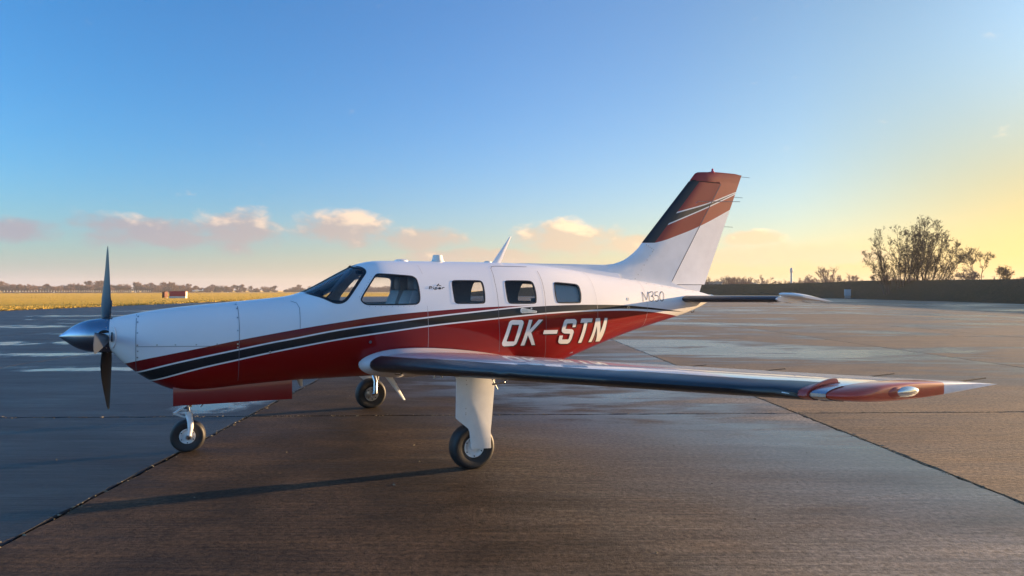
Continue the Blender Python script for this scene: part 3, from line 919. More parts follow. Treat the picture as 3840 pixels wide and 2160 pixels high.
def fin_le(w): return float(np.interp(w, [1.60, 1.93, 2.0145, 2.030, 2.055, 2.081, 2.13, 2.185, 2.25, 2.335, 3.243], [5.3, 4.95, 5.15, 5.30, 5.385, 5.46, 5.545, 5.624, 5.70, 5.774, 6.597]))
def hinge(w): return 6.244 + (w - 1.786) * (7.154 - 6.244) / (3.23 - 1.786)
def fin_te(w): return 6.87 + (w - 1.758) * (7.579 - 6.87) / (3.396 - 1.758)
def plate(le, te, w, tmax, t_end, nose=True, n=10):
    """lens-shaped horizontal cut of a fin from le to te"""
    out = []
    xs = [(1 - math.cos(math.pi * i / n)) / 2 for i in range(n + 1)] if nose else [i / n for i in range(n + 1)]
    up = []
    for x in xs:
        if nose: t = tmax * min(1.0, math.sqrt(1 - (1 - min(1, x / .35)) ** 2)) if x < .35 else tmax + (t_end - tmax) * ((x - .35) / .65)
        else: t = tmax + (t_end - tmax) * x
        up.append((le + (te - le) * x, max(t, .0008), w))
    return up + [(p[0], -p[1], p[2]) for p in reversed(up)]
ws = [1.62, 1.786, 1.93, 2.0145, 2.030, 2.055, 2.081, 2.13, 2.185, 2.25, 2.335, 2.5, 2.7, 2.9, 3.1, 3.20, 3.236]
FIN = MB().loft([plate(fin_le(w), hinge(w) if w > 1.77 else (6.775 + (w - 1.656) * .38), w, .052 - .012 * (w - 1.6), .040 - .01 * (w - 1.6)) for w in ws]).build('tail_fin', M['fin'], AC, True, 35)
# rear base of the fin below the rudder
MB().loft([plate(6.0, 6.775 + (w - 1.656) * .38, w, .040, .012, False) for w in (1.62, 1.66, 1.748)]).build('fin_base', M['white'], FIN, True, 35)
RUD = MB().loft([plate(hinge(w) + .008 + max(0, (1.775 - w) * 1.5), fin_te(w), w, .040 - .01 * (w - 1.6), .005, False) for w in (1.756, 1.775, 1.80, 2.2, 2.6, 3.0, 3.2, 3.225)]
                + [plate(7.125, fin_te(3.262), 3.262, .025, .004, False)]).build('rudder', M['fin'], FIN, True, 35)
def rtop(x): return float(np.interp(x, [6.597, 6.697, 6.751, 6.99, 7.111, 7.579], [3.244, 3.358, 3.380, 3.402, 3.406, 3.394]))
secs = []
for w, le in ((3.248, 6.600), (3.30, 6.646), (3.355, 6.695), (3.378, 6.745), (3.390, 6.86)):
    secs.append(plate(le, fin_te(w), w, .030 if w < 3.37 else .018, .004))
MB().loft(secs).build('rudder_horn', M['fin'], RUD, True, 40)
mb = MB(); mb.loft([plate(6.90, 7.56, 3.388, .018, .004), plate(6.98, 7.45, 3.403, .008, .003)]); mb.build('fin_cap', M['fin'], RUD, True, 40)
MB().lathe([(-.02, .001), (-.02, .03), (.0, .028), (.012, .016), (.035, .015), (.045, .010), (.048, .001)], (7.022, 0, 3.405), 'z', 20).build('beacon_light', M['beacon'], FIN, True)
for w in (3.366, 3.056, 2.610):
    p = Vector((fin_te(w), 0, w)); MB().tube([p, p + Vector((.17, 0, .0))], .003, 6).build('static_wick', M['dark'], FIN)
MB().tube([(6.669, -.05, 2.92), (6.70, -.07, 2.945), (7.453, -.10, 2.979)], .0045, 6).build('rod_antenna', M['silver'], FIN)
for s in (-1, 1):
    # boot on the fin leading edge and the gap at the rudder hinge
    mb = MB(); rows = []
    for i in range(15):
        w = 2.333 + (3.238 - 2.333) * i / 14
        le = fin_le(w); c = hinge(w) - le; wid = .18 - .02 * i / 14; tm = .052 - .012 * (w - 1.6)
        r = []
        for k in range(9):
            x = wid / c * k / 8
            t = tm * math.sqrt(1 - (1 - min(1, x / .35)) ** 2) if x < .35 else tm
            r.append((le + x * c - .003 * (k == 0), s * (t + .0025), w))
        rows.append(r)
    mb.loft(rows, closed=False).build('deice_boot', M['boot'], FIN, True)
    mb = MB(); mb.loft([[(hinge(w) - .004, s * (.0425 - .01 * (w - 1.6)), w), (hinge(w) + .009, s * (.0425 - .01 * (w - 1.6)), w)] for w in (1.80, 2.2, 2.6, 3.0, 3.225)], closed=False).build('hinge_gap', M['seam'], FIN)
MB().loft([plate(6.30, 6.86, w, .030, .003, False) for w in (1.740, 1.765)]).build('rudder_gap', M['dark'], FIN)
MB().loft([plate(6.63, 7.15, w, .022, .018, False) for w in (3.225, 3.260)]).build('horn_gap', M['dark'], FIN)
# dorsal fillet
secs = []
for i in range(15):
    u = 3.80 + (5.35 - 3.80) * i / 14
    zt_ = 2.016 if u > 3.95 else 2.016 - (3.95 - u) * .02; zb = fT(u) - .07; hw = .018 + .030 * (u - 3.8) / 1.5; dz = max(zt_ - fT(u), 0)
    secs.append([(u, -hw - .6 * dz, zb), (u, -hw, zb + .055 + dz * .35), (u, -hw * .55, zt_ - .006), (u, 0, zt_), (u, hw * .55, zt_ - .006), (u, hw, zb + .055 + dz * .35), (u, hw + .6 * dz, zb)])
MB().loft(secs).build('dorsal_fillet', M['white'], FIN, True, 60)
for pts in ([(5.15, 2.012), (5.155, 1.90)],):
    pass
# rivets along the fin foot
for i, (u, w) in enumerate([(5.81, 2.30), (5.84, 2.285), (5.87, 2.27), (5.90, 2.255), (5.93, 2.235), (5.915, 2.21), (5.87, 2.15), (5.82, 2.09), (5.77, 2.02), (5.72, 1.95), (5.67, 1.89), (5.62, 1.83)]):
    MB().lathe([(0, .001), (0, .007), (.003, .006), (.003, .001)], (u, -.052, w), 'y', 8).build('rivet', M['steel'], FIN)

def tail_half(s):
    def sec(v, le, te, z, t): c = te - le; return [(le + x * c, s * v, z + zz * c) for x, zz in airfoil(20, t, 0.0)]
    def zz_(v): return 1.550 + .010 * v
    def le_(v): return 6.30 + .025 * v
    def te_(v): return 7.22 - .09 * v
    hg = .62
    # fixed part ends at the hinge line
    def fixed(v, le=None):
        le = le_(v) if le is None else le
        c = te_(v) - le; full = [(x, q) for x, q in airfoil(28, .105, 0.0)]
        up = [p for p in full[:29] if p[0] <= hg]; lo = [p for p in full[29:] if p[0] <= hg]
        return [(le + x * c, s * v, zz_(v) + q * c) for x, q in up + lo]
    ST = MB().loft([fixed(v) for v in (.05, .4, .9, 1.4, 1.88)]).build('tailplane', M['white'], AC, True, 45)
    ST_boot = MB().loft([[Vector(p) + Vector((-.003, 0, (q_ - 4) * -.0007)) for q_, p in enumerate([(le_(v) + x * (te_(v) - le_(v)), s * v, zz_(v) + q * (te_(v) - le_(v))) for x, q in ([p for p in airfoil(40, .115, 0.0)[:41] if p[0] <= .12] + [p for p in airfoil(40, .115, 0.0)[41:] if p[0] <= .11])])] for v in (.16, .6, 1.2, 1.86)], closed=False)
    ST_boot.build('deice_boot', M['boot'], ST, True, 60)
    # elevator drooped about its hinge, with the horn ahead of it at the tip
    dr = R(8)
    def rot(p, v):
        hx = le_(v) + hg * (te_(v) - le_(v)); hz = zz_(v)
        dx, dz = p[0] - hx, p[2] - hz
        return (hx + dx * math.cos(dr) + dz * math.sin(dr), p[1], hz - dx * math.sin(dr) + dz * math.cos(dr))
    def moving(v):
        c = te_(v) - le_(v); full = airfoil(28, .105, 0.0)
        up = [p for p in full[:29] if p[0] >= hg + .01]; lo = [p for p in full[29:] if p[0] >= hg + .01]
        return [rot((le_(v) + x * c, s * v, zz_(v) + q * c), v) for x, q in up + lo]
    EL = MB().loft([moving(v) for v in (.14, .5, 1.0, 1.5, 1.88)]).build('elevator', M['white'], ST, True, 45)
    def horn(v, le, tf=1.0):
        c = te_(v) - le
        return [rot((le + x * c, s * v, zz_(v) + q * c * tf), v) for x, q in airfoil(20, .095, 0.0)]
    MB().loft([horn(1.895, 6.36), horn(2.02, 6.37), horn(2.07, 6.41, .9), horn(2.10, 6.50, .6)]).build('elevator_horn', M['white'], ST, True, 45)
    for v in (.9, 1.25, 1.6, 1.9):
        p = Vector(rot((te_(v), s * v, zz_(v)), v)); MB().tube([p, p + Vector((.15, 0, -.02))], .003, 6).build('static_wick', M['dark'], ST)
    return ST
for s in (-1, 1): tail_half(s)
# tail cone end, tie-down ring
MB().tube([(6.60, -.02, 1.40), (6.62, -.02, 1.355), (6.66, -.02, 1.36), (6.67, -.02, 1.40)], .006, 6).build('tie_down', M['dark'], FUS)
MB().lathe([(0, .001), (0, .045), (.05, .035), (.07, .001)], (6.98, 0, 1.569), 'x', 16).build('tail_light', M['lens'], FUS, True)

# ---------------- landing gear
def wheel(parent, ctr, r, wdt, steer=0.0, camber=0.0, seg=48, dish=True, side=-1):
    """tyre, rim and hub about the local y axis"""
    base = Matrix.Translation(ctr) @ Matrix.Rotation(steer, 4, 'Z') @ Matrix.Rotation(camber, 4, 'X')
    tp = []
    for k in range(21):
        a = -math.pi * .5 + math.pi * k / 20   # outer bulge
        tp.append((math.sin(a) * wdt / 2 * (1 - .0 * abs(math.sin(a))), r * .80 + math.cos(a) ** .75 * r * .20 if abs(a) < math.pi / 2 - 1e-3 else r * .80))
    tp = [(-wdt * .36, r * .40), (-wdt * .42, r * .48), (-wdt * .48, r * .62)] + tp + [(wdt * .48, r * .62), (wdt * .42, r * .48), (wdt * .36, r * .40)]
    ty = MB(); ty.lathe(tp, (0, 0, 0), 'y', seg, caps=False)
    # flattened where it stands
    zc = ctr[2]
    ty.v = [(x * (1 + .03 * max(0, -z / r)), y * (1 + .10 * max(0, -z / r) ** 3), max(z, -zc + .0005)) for x, y, z in ty.v]
    T = ty.build('tyre', M['tyre'], parent, True, 50); T.matrix_local = base
    rm = MB(); h = wdt * .40
    rm.lathe([(-h, .001), (-h, r * .13), (-h * .55, r * .17), (-h * .50, r * .30), (-h * .85, r * .36), (-h * 1.02, r * .42), (-h * 1.0, r * .46), (-h * .6, r * .44), (h * .6, r * .44), (h * 1.0, r * .46), (h * 1.02, r * .42), (h * .85, r * .36), (h * .5, r * .3), (h * .55, r * .17), (h, r * .13), (h, .001)], (0, 0, 0), 'y', 40)
    o = rm.build('rim', M['rim'], parent, True, 40); o.matrix_local = base
    for k in range(6):
        a = 2 * math.pi * k / 6
        b = MB().lathe([(-.004, .001), (-.004, .006), (.004, .006), (.004, .001)], (math.sin(a) * r * .39, side * h * .98, math.cos(a) * r * .39), 'y', 8).build('wheel_bolt', M['dark'], parent)
        b.matrix_local = base
    return base
# nose gear
NG = MB().tube([(.03, 0, .70), (.047, 0, .40)], .019, 14).build('nose_gear', M['silver'], AC, True)
MB().tube([(.028, 0, .72), (.046, 0, .455)], .032, 16).build('strut_cylinder', M['gearwhite'], NG, True)
MB().tube([(.035, 0, .475), (.046, 0, .452)], .042, 16).build('strut_collar', M['silver'], NG, True)
wheel(NG, (.042, 0, .163), .172, .135, steer=R(-6))
fk = MB()
for y in (-.095, .095):
    secs = []
    for f, (x, z, hx, hy) in enumerate([(.050, .405, .034, .020), (.052, .37, .032, .022), (.064, .31, .030, .020), (.064, .25, .027, .018), (.056, .20, .022, .015), (.050, .165, .026, .014), (.049, .140, .022, .013)]):
        yy = y * min(1.0, .25 + .75 * min(1, f / 2.2))
        secs.append([(x + hx * math.cos(a), yy + hy * math.sin(a), z) for a in (2 * math.pi * k / 12 for k in range(12))])
    fk.loft(secs)
fk.tube([(.05, -.06, .385), (.05, .06, .385)], .028, 12)
fk.build('fork', M['gearwhite'], NG, True, 50)
MB().lathe([(-.125, .001), (-.125, .020), (-.10, .030), (.10, .030), (.125, .020), (.125, .001)], (.047, 0, .158), 'y', 20).build('axle', M['silver'], NG, True)
MB().lathe([(-.128, .001), (-.128, .011), (-.12, .011), (-.12, .001)], (.047, 0, .158), 'y', 12).build('axle_nut', M['dark'], NG)
for a, b in (((-.005, .455), (-.094, .400)), ((-.094, .400), (.020, .352))):
    for y in (-.02, .02):
        MB().tube([(a[0], y, a[1]), (b[0], y * .6, b[1])], [.010, .008], 8).build('torque_link', M['gearwhite'], NG, True)
MB().tube([(-.094, -.022, .40), (-.094, .022, .40)], .010, 10).build('link_pivot', M['silver'], NG, True)
for y in (-.225, .225):
    sgn = 1 if y > 0 else -1
    D = MB().prism([(-.098, .70), (-.098, .509), (1.054, .507), (1.054, .74)], y - .008, y + .008).build('gear_door', M['red'], NG, bevel=.003)
    MB().box(-.08, 1.03, y - sgn * .012 - .004, y - sgn * .012 + .004, .54, .56).build('door_stiffener', M['gearwhite'], NG)
MB().tube([(.35, -.12, .70), (.16, -.03, .46)], .010, 8).build('drag_brace', M['steel'], NG, True)
# main gear
for s in (-1, 1):
    y = s * 1.90
    G = MB().tube([(2.43, y * .985, .93), (2.47, y * .985, .46)], .036, 16).build('main_gear', M['gearwhite'], AC, True)
    wheel(G, (2.445, y, .203), .217, .165, camber=R(1.5) * s, side=s)
    MB().tube([(2.47, y * .985, .50), (2.485, y - s * .125, .38), (2.48, y - s * .13, .22), (2.445, y - s * .12, .203)], [.034, .032, .030, .028], 12).build('leg_arm', M['silver'], G, True)
    MB().lathe([(-.06 * s, .001), (-.06 * s, .045), (-.135 * s, .045), (-.135 * s, .001)], (2.445, y, .203), 'y', 20).build('axle', M['silver'], G, True)
    bd = MB().lathe([(-.075 * s, .04), (-.075 * s, .095), (-.085 * s, .095), (-.085 * s, .04)], (2.445, y, .203), 'y', 32).build('brake_disc', M['steel'], G, True)
    for k in range(8):
        a = 2 * math.pi * k / 8
        MB().lathe([(-.0855 * s, .001), (-.0855 * s, .010), (-.088 * s, .010), (-.088 * s, .001)], (2.445 + math.sin(a) * .07, y, .203 + math.cos(a) * .07), 'y', 8).build('disc_hole', M['dark'], G)
    MB().box(2.355, 2.41, min(y - s * .06, y - s * .12), max(y - s * .06, y - s * .12), .16, .25).build('brake_caliper', M['steel'], G, bevel=.008)
    MB().tube([(2.46, y - s * .02, .62), (2.53, y - s * .06, .50), (2.52, y - s * .12, .33), (2.44, y - s * .13, .25)], .006, 6).build('brake_hose', M['dark'], G)
    for a, b in (((2.50, .60), (2.585, .50)), ((2.585, .50), (2.50, .40))):
        MB().tube([(a[0], y * .985, a[1]), (b[0], y * .985, b[1])], .011, 8).build('torque_link', M['silver'], G, True)
    MB().tube([(2.44, y * .97, .60), (2.44, y * .75, .88)], .016, 8).build('side_brace', M['gearwhite'], G, True)
    # leg door: a bent white sheet on the outer side
    dp = [(2.247, .905), (2.242, .498), (2.262, .478), (2.366, .39), (2.378, .36), (2.394, .207), (2.399, .200), (2.590, .190), (2.595, .195), (2.590, .362), (2.598, .42), (2.641, .895)]
    MB().prism(dp, s * 2.008, s * 2.018).build('gear_door', M['gearwhite'], G, bevel=.003)
    for u, w in ((2.345, .84), (2.349, .80), (2.340, .58), (2.340, .54), (2.340, .525)):
        MB().lathe([(0, .001), (0, .005), (s * .002, .005), (s * .002, .001)], (u, s * 2.018, w), 'y', 8).build('rivet', M['steel'], G)
    MB().box(2.22, 2.66, min(s * 1.90, s * 2.03), max(s * 1.90, s * 2.03), .885, .90).build('door_flange', M['gearwhite'], G)

# ------------------------------------------------------------------ the place
PUDDLES = [(-4.15, 10.7, .62, 1.5), (-9.5, 15.2, 2.6, .6), (-19, 36.5, 5, .7), (-12.2, 18.6, 2.2, .9), (-16.0, 22.5, 3.2, 1.0), (-14.5, 27.5, 4.0, 1.1), (-23.0, 33.0, 4.5, 1.5), (-21, 41, 6, 1.4), (-28, 47, 5, 2.0), (-27, 58, 6, 3)]
def ground_mat(name, dark, streak, dry, damp, wet_lo, wet_hi, rough_dry, rough_wet, seed, spec, sheen_at, puddles=(), near=(1.5, 5.2, 13.5)):
    """brushed concrete after rain: paler toward the right, sky sheen put into the colour, wet films that mirror the sky"""
    m, g, b, out = new_mat(name)
    pos = g.n('ShaderNodeNewGeometry').outputs['Position']
    p = g.vmath('ADD', pos, (seed * 13.7, seed * 7.1, 0))
    X, Y, Z = g.sep(pos)
    rnd = g.n('ShaderNodeObjectInfo').outputs['Random']
    big = g.noise(g.scale(p, (.10, .22, 1)), 1.0, 6.0, .62, .6)
    mid = g.noise(g.scale(p, (.35, 1.5, 1)), 1.0, 6.0, .65, .4)
    blot = g.noise(p, .9, 5.0, .65, .3)
    broom = g.noise(g.scale(p, (.9, 24.0, 1)), 1.0, 4.0, .65)
    fine = g.noise(p, 22.0, 6.0, .8)
    grit = g.noise(p, 70.0, 3.0, .7)
    wet = g.mapr(g.math('ADD', g.math('ADD', big, g.math('MULTIPLY', g.math('SUBTRACT', mid, .5), .55)), g.math('MULTIPLY', g.math('SUBTRACT', rnd, .5), .12)), wet_lo, wet_hi, smooth=True)
    wet = g.math('MULTIPLY', wet, g.mapr(g.math('ADD', Y, g.math('MULTIPLY', X, near[0])), near[1], near[2], .05, 1.0, smooth=True))
    for cx, cy, rx, ry in puddles:
        q = g.scale(g.vmath('SUBTRACT', pos, (cx, cy, 0)), (1 / rx, 1 / ry, 0))
        v = g.math('SUBTRACT', 1.0, g.vmath('DOT_PRODUCT', q, q))
        v = g.math('ADD', v, g.math('ADD', g.math('MULTIPLY', g.math('SUBTRACT', mid, .5), 3.5), g.math('MULTIPLY', g.math('SUBTRACT', blot, .5), 5.5)))
        wet = g.math('MAXIMUM', wet, g.mapr(v, .1, 1.3, smooth=True))
    dd = g.math('ADD', X, g.math('MULTIPLY', g.math('SUBTRACT', big, .5), 7.0))
    dd = g.math('ADD', dd, g.math('MULTIPLY', g.math('SUBTRACT', mid, .5), 4.0))
    sheen_mask = g.mapr(dd, sheen_at[0], sheen_at[1], smooth=True)
    col = g.mix(sheen_mask, dark, dry)  # dry holds the paler right-hand tone, sky sheen painted into it
    col = g.mix(g.math('MULTIPLY', g.mapr(g.math('ADD', g.math('MULTIPLY', blot, .5), g.math('MULTIPLY', mid, .5)), .44, .60), .7), col, streak)
    col = g.mix(g.math('MULTIPLY', wet, .8), col, damp)
    k = g.math('MULTIPLY', g.mapr(fine, .3, .7, .15, 2.0), g.mapr(broom, .3, .7, .60, 1.42))
    k = g.math('MULTIPLY', k, g.math('MULTIPLY', g.mapr(rnd, 0, 1, .9, 1.12), g.mapr(blot, .3, .7, .8, 1.2)))
    col = g.mix(1.0, col, g.comb(k, k, k), 'MULTIPLY')
    spk = g.mapr(grit, .66, .78, 0.0, .8)
    col = g.mix(g.math('MULTIPLY', spk, g.math('SUBTRACT', 1.0, wet)), col, g.mix(.5, dry, (.30, .27, .22)))
    g.put(b.inputs['Base Color'], col)
    rg = g.mapr(wet, 0, 1, rough_dry, rough_wet)
    rg = g.math('MULTIPLY', rg, g.mapr(g.math('ADD', broom, g.math('SUBTRACT', mid, .5)), .2, .8, .8, 1.22))
    g.put(b.inputs['Roughness'], rg)
    g.put(b.inputs['Specular IOR Level'], g.math('MAXIMUM', g.mapr(sheen_mask, 0, 1, spec[0], spec[1]), g.math('MULTIPLY', wet, .5)))
    bp = g.n('ShaderNodeBump'); bp.inputs['Distance'].default_value = .012
    g.put(bp.inputs['Strength'], g.mapr(wet, 0, 1, 1.0, .06))
    g.link(g.math('ADD', g.math('MULTIPLY', fine, .55), g.math('ADD', g.math('MULTIPLY', broom, .5), g.math('MULTIPLY', grit, .3))), bp.inputs['Height'])
    g.link(bp.outputs[0], b.inputs['Normal'])
    return m
M['concrete'] = ground_mat('brushed_concrete', (.032, .021, .013), (.072, .045, .025), (.29, .26, .22), (.052, .044, .038), .44, .60, .72, .27, 1, (.16, .42), (-.4, 4.2))
M['tan'] = ground_mat('pale_concrete', (.16, .105, .058), (.20, .125, .062), (.25, .185, .115), (.085, .068, .050), .46, .62, .70, .26, 2, (.3, .45), (-5, 20), (), (0.0, 9.0, 17.0))
M['asphalt'] = ground_mat('damp_asphalt', (.010, .012, .017), (.017, .016, .018), (.03, .03, .032), (.010, .011, .014), .60, .72, .46, .13, 5, (.24, .24), (50, 60), PUDDLES)
M['joint'] = simple('joint_filler', (.018, .017, .016), .8, grain=.3, gscale=8)

# apron: slabs 7.4 x 15.6 m, the grid turned 1.9 degrees
GR = R(1.9)
AP = mesh_obj('apron', [(-60, -30, -.035), (110, -30, -.035), (110, 215, -.035), (-60, 215, -.035)], [(0, 1, 2, 3)], M['joint'])
tag(AP, kind='structure')
SW, SL = 7.38, 15.55
def slab_mesh(mat):
    rng = random.Random(3)
    g = .016; nx, ny = 60, 120
    w, l = SW / 2 - g, SL / 2 - g
    # outline with slightly worn edges
    pts = []
    for i in range(nx): pts.append((-w + 2 * w * i / nx, -l))
    for i in range(ny): pts.append((w, -l + 2 * l * i / ny))
    for i in range(nx): pts.append((w - 2 * w * i / nx, l))
    for i in range(ny): pts.append((-w, l - 2 * l * i / ny))
    top = [(x * (1 - rng.uniform(0, 1) ** 3 * .009), y * (1 - rng.uniform(0, 1) ** 3 * .0045), 0.0) for x, y in pts]
    mid = [(x, y, -.012) for x, y in pts]; bot = [(x, y, -.034) for x, y in pts]
    n = len(pts)
    fs = [tuple(range(n))] + [(i + n, (i + 1) % n + n, (i + 1) % n, i) for i in range(n)] + [(i + 2 * n, (i + 1) % n + 2 * n, (i + 1) % n + n, i + n) for i in range(n)]
    me = bpy.data.meshes.new('slab'); me.from_pydata(top + mid + bot, [], fs); me.materials.append(mat)
    return me
sm = {'c': slab_mesh(M['concrete']), 'a': slab_mesh(M['asphalt']), 't': slab_mesh(M['tan'])}
# corner of the grid: joints cross at (-3.52, 9.42) and (3.92, 9.65)
ox, oy = -3.50, 9.42
ca, sa = math.cos(GR), math.sin(GR)
for j in range(-2, 13):
    for i in range(-5, 10):
        cx_, cy_ = (i + .5) * SW, (j + .5) * SL
        X = ox + ca * cx_ - sa * cy_; Y = oy + sa * cx_ + ca * cy_
        if j > 5 and i == -6: continue
        o = bpy.data.objects.new('slab', sm['a' if i < 0 else ('c' if i == 0 else 't')])
        o.location = (X, Y, 0); o.rotation_euler = (0, 0, GR)
        C.objects.link(o); o.parent = AP

# crumbs of stone and straw that collect along the joints
def debris():
    rng = random.Random(41); vs = []; fs = []
    M['crumb'] = simple('pale_crumbs', (.22, .19, .13), .9, grain=.4, gscale=20)
    for _ in range(1500):
        if rng.random() < .55:
            i = rng.choice([0, 0, 1, 1, 1]); lx = i * SW + rng.gauss(0, .025); ly = rng.uniform(-9, 16)
        elif rng.random() < .7:
            lx = rng.uniform(-5, 14); ly = rng.choice([0, 0, 1]) * SL + rng.gauss(0, .025)
        else:
            lx = rng.uniform(-3, 11); ly = rng.uniform(-7, 10)
        x = ox + math.cos(GR) * lx - math.sin(GR) * ly; y = oy + math.sin(GR) * lx + math.cos(GR) * ly
        r = rng.uniform(.003, .011); b0 = len(vs); st = 2.5 if rng.random() < .3 else 1.0; a = rng.uniform(0, 3.14)
        for dx, dy, dz in ((-st, 0, 0), (0, -1, 0), (st, 0, 0), (0, 1, 0), (0, 0, .9)):
            vs.append((x + r * (dx * math.cos(a) - dy * math.sin(a)) * rng.uniform(.7, 1.2), y + r * (dx * math.sin(a) + dy * math.cos(a)) * rng.uniform(.7, 1.2), r * dz))
        fs += [(b0, b0 + 1, b0 + 4), (b0 + 1, b0 + 2, b0 + 4), (b0 + 2, b0 + 3, b0 + 4), (b0 + 3, b0, b0 + 4)]
    o = mesh_obj('joint_crumbs', vs, fs, M['crumb']); tag(o, 'pale stone and straw crumbs along the slab joints', 'debris', kind='stuff')
debris()

# meadow to the horizon
def grass_mat():
    m, g, b, out = new_mat('winter_grass')
    p = g.n('ShaderNodeNewGeometry').outputs['Position']
    n1 = g.noise(g.scale(p, (.012, .035, 1)), 1.0, 6.0, .65, .5)
    n2 = g.noise(g.scale(p, (.10, .32, 1)), 1.0, 5.0, .7)
    n3 = g.noise(p, 3.0, 4.0, .7)
    col = g.mix(g.mapr(n1, .35, .65), (.38, .27, .05), (.25, .215, .038))
    col = g.mix(g.mapr(n2, .5, .72), col, (.17, .14, .03))
    k = g.mapr(n3, .25, .75, .6, 1.35)
    g.put(b.inputs['Base Color'], g.mix(1.0, col, g.comb(k, k, k), 'MULTIPLY'))
    b.inputs['Roughness'].default_value = .9; b.inputs['Specular IOR Level'].default_value = .1
    b.inputs['Sheen Weight'].default_value = .55; b.inputs['Sheen Roughness'].default_value = .6; g.put(b.inputs['Sheen Tint'], (.80, .50, .09))
    bp = g.n('ShaderNodeBump'); bp.inputs['Distance'].default_value = .25; bp.inputs['Strength'].default_value = .8
    g.link(g.math('ADD', n3, n2), bp.inputs['Height']); g.link(bp.outputs[0], b.inputs['Normal'])
    return m
M['grass'] = grass_mat()
GRD = mesh_obj('ground', [(-6000, -3000, -.06), (6000, -3000, -.06), (6000, 9000, -.06), (-6000, 9000, -.06)], [(0, 1, 2, 3)], M['grass'])
tag(GRD, kind='structure')

# rough turf surface that rises a little above the pavement edge, and its tufts
def turf_edge(y):   # left border of the pavement
    return ox - 5 * SW - .033 * (y - oy) + .1
verts = []; faces = []
rng = random.Random(11)
ys = [5.0]
while ys[-1] < 420: ys.append(ys[-1] + max(.8, ys[-1] * .012))
cols = [0, .25, .6, 1.2, 2.2, 4, 7, 11, 16, 23, 32, 44, 60, 80, 105, 135, 170, 215, 270, 340]
for y in ys:
    x0 = turf_edge(y)
    if y > 190: x0 += (y - 190) * .9
    for k, c in enumerate(cols):
        h = -.03 if k == 0 else .06 + .05 * rng.random() + .04 * min(1, c / 20)
        verts.append((x0 + rng.uniform(-.12, .12) - c, y + rng.uniform(-.2, .2), h))
n = len(cols)
for a in range(len(ys) - 1):
    for k in range(n - 1):
        faces.append((a * n + k, (a + 1) * n + k, (a + 1) * n + k + 1, a * n + k + 1))
TF = mesh_obj('turf', verts, faces, M['grass'], None, True); tag(TF, kind='structure')
def blade_mat():
    m, g, b, out = new_mat('grass_blades')
    p = g.n('ShaderNodeNewGeometry').outputs['Position']
    n1 = g.noise(g.scale(p, (.15, .35, 0)), 1.0, 4.0); rr = g.noise(p, 2.3, 2.0)
    col = g.mix(g.mapr(n1, .35, .65), (.36, .25, .05), (.27, .215, .04))
    col = g.mix(g.mapr(rr, .4, .7), col, (.42, .29, .065))
    g.put(b.inputs['Base Color'], col); b.inputs['Roughness'].default_value = .8
    b.inputs['Specular IOR Level'].default_value = .2
    return m
M['gblade'] = blade_mat()
vb = []; fb = []
rng = random.Random(5)
for _ in range(42000):
    # evenly spread as seen along the meadow: dense near the pavement, larger tussocks far off
    y = 1 / (1 / 400 + (1 / 34 - 1 / 400) * rng.random() ** 1.1)
    x = turf_edge(y) + .15 - rng.random() ** 1.6 * max(6, y * .85 - 24)
    h = rng.uniform(.03, .09) * (1 + y * .002); wd = rng.uniform(.02, .04) * (1 + y * .05)
    if y > 190: x -= 0
    lx, ly = rng.uniform(-.12, .12), rng.uniform(-.12, .12); a = rng.uniform(0, 3.14)
    dx, dy = math.cos(a) * wd, math.sin(a) * wd
    b0 = len(vb); vb += [(x - dx, y - dy, .02), (x + dx, y + dy, .02), (x + lx, y + ly, .06 + h)]; fb.append((b0, b0 + 1, b0 + 2))
GS = mesh_obj('grass_tufts', vb, fb, M['gblade']); tag(GS, 'dry yellow green grass along the pavement edge', 'grass', kind='stuff')

# runway far across the meadow
M['runway'] = simple('runway_asphalt', (.045, .04, .038), .8, grain=.2, gscale=.2)
M['drystrip'] = simple('dry_verge', (.26, .19, .12), .9, grain=.2, gscale=.1)
tag(mesh_obj('runway', [(-2500, 432, .16), (1200, 452, .16), (1200, 492, .16), (-2500, 470, .16)], [(0, 1, 2, 3)], M['runway']), kind='structure')
tag(mesh_obj('verge', [(-2500, 476, .10), (1200, 498, .10), (1200, 560, .10), (-2500, 540, .10)], [(0, 1, 2, 3)], M['drystrip']), kind='structure')

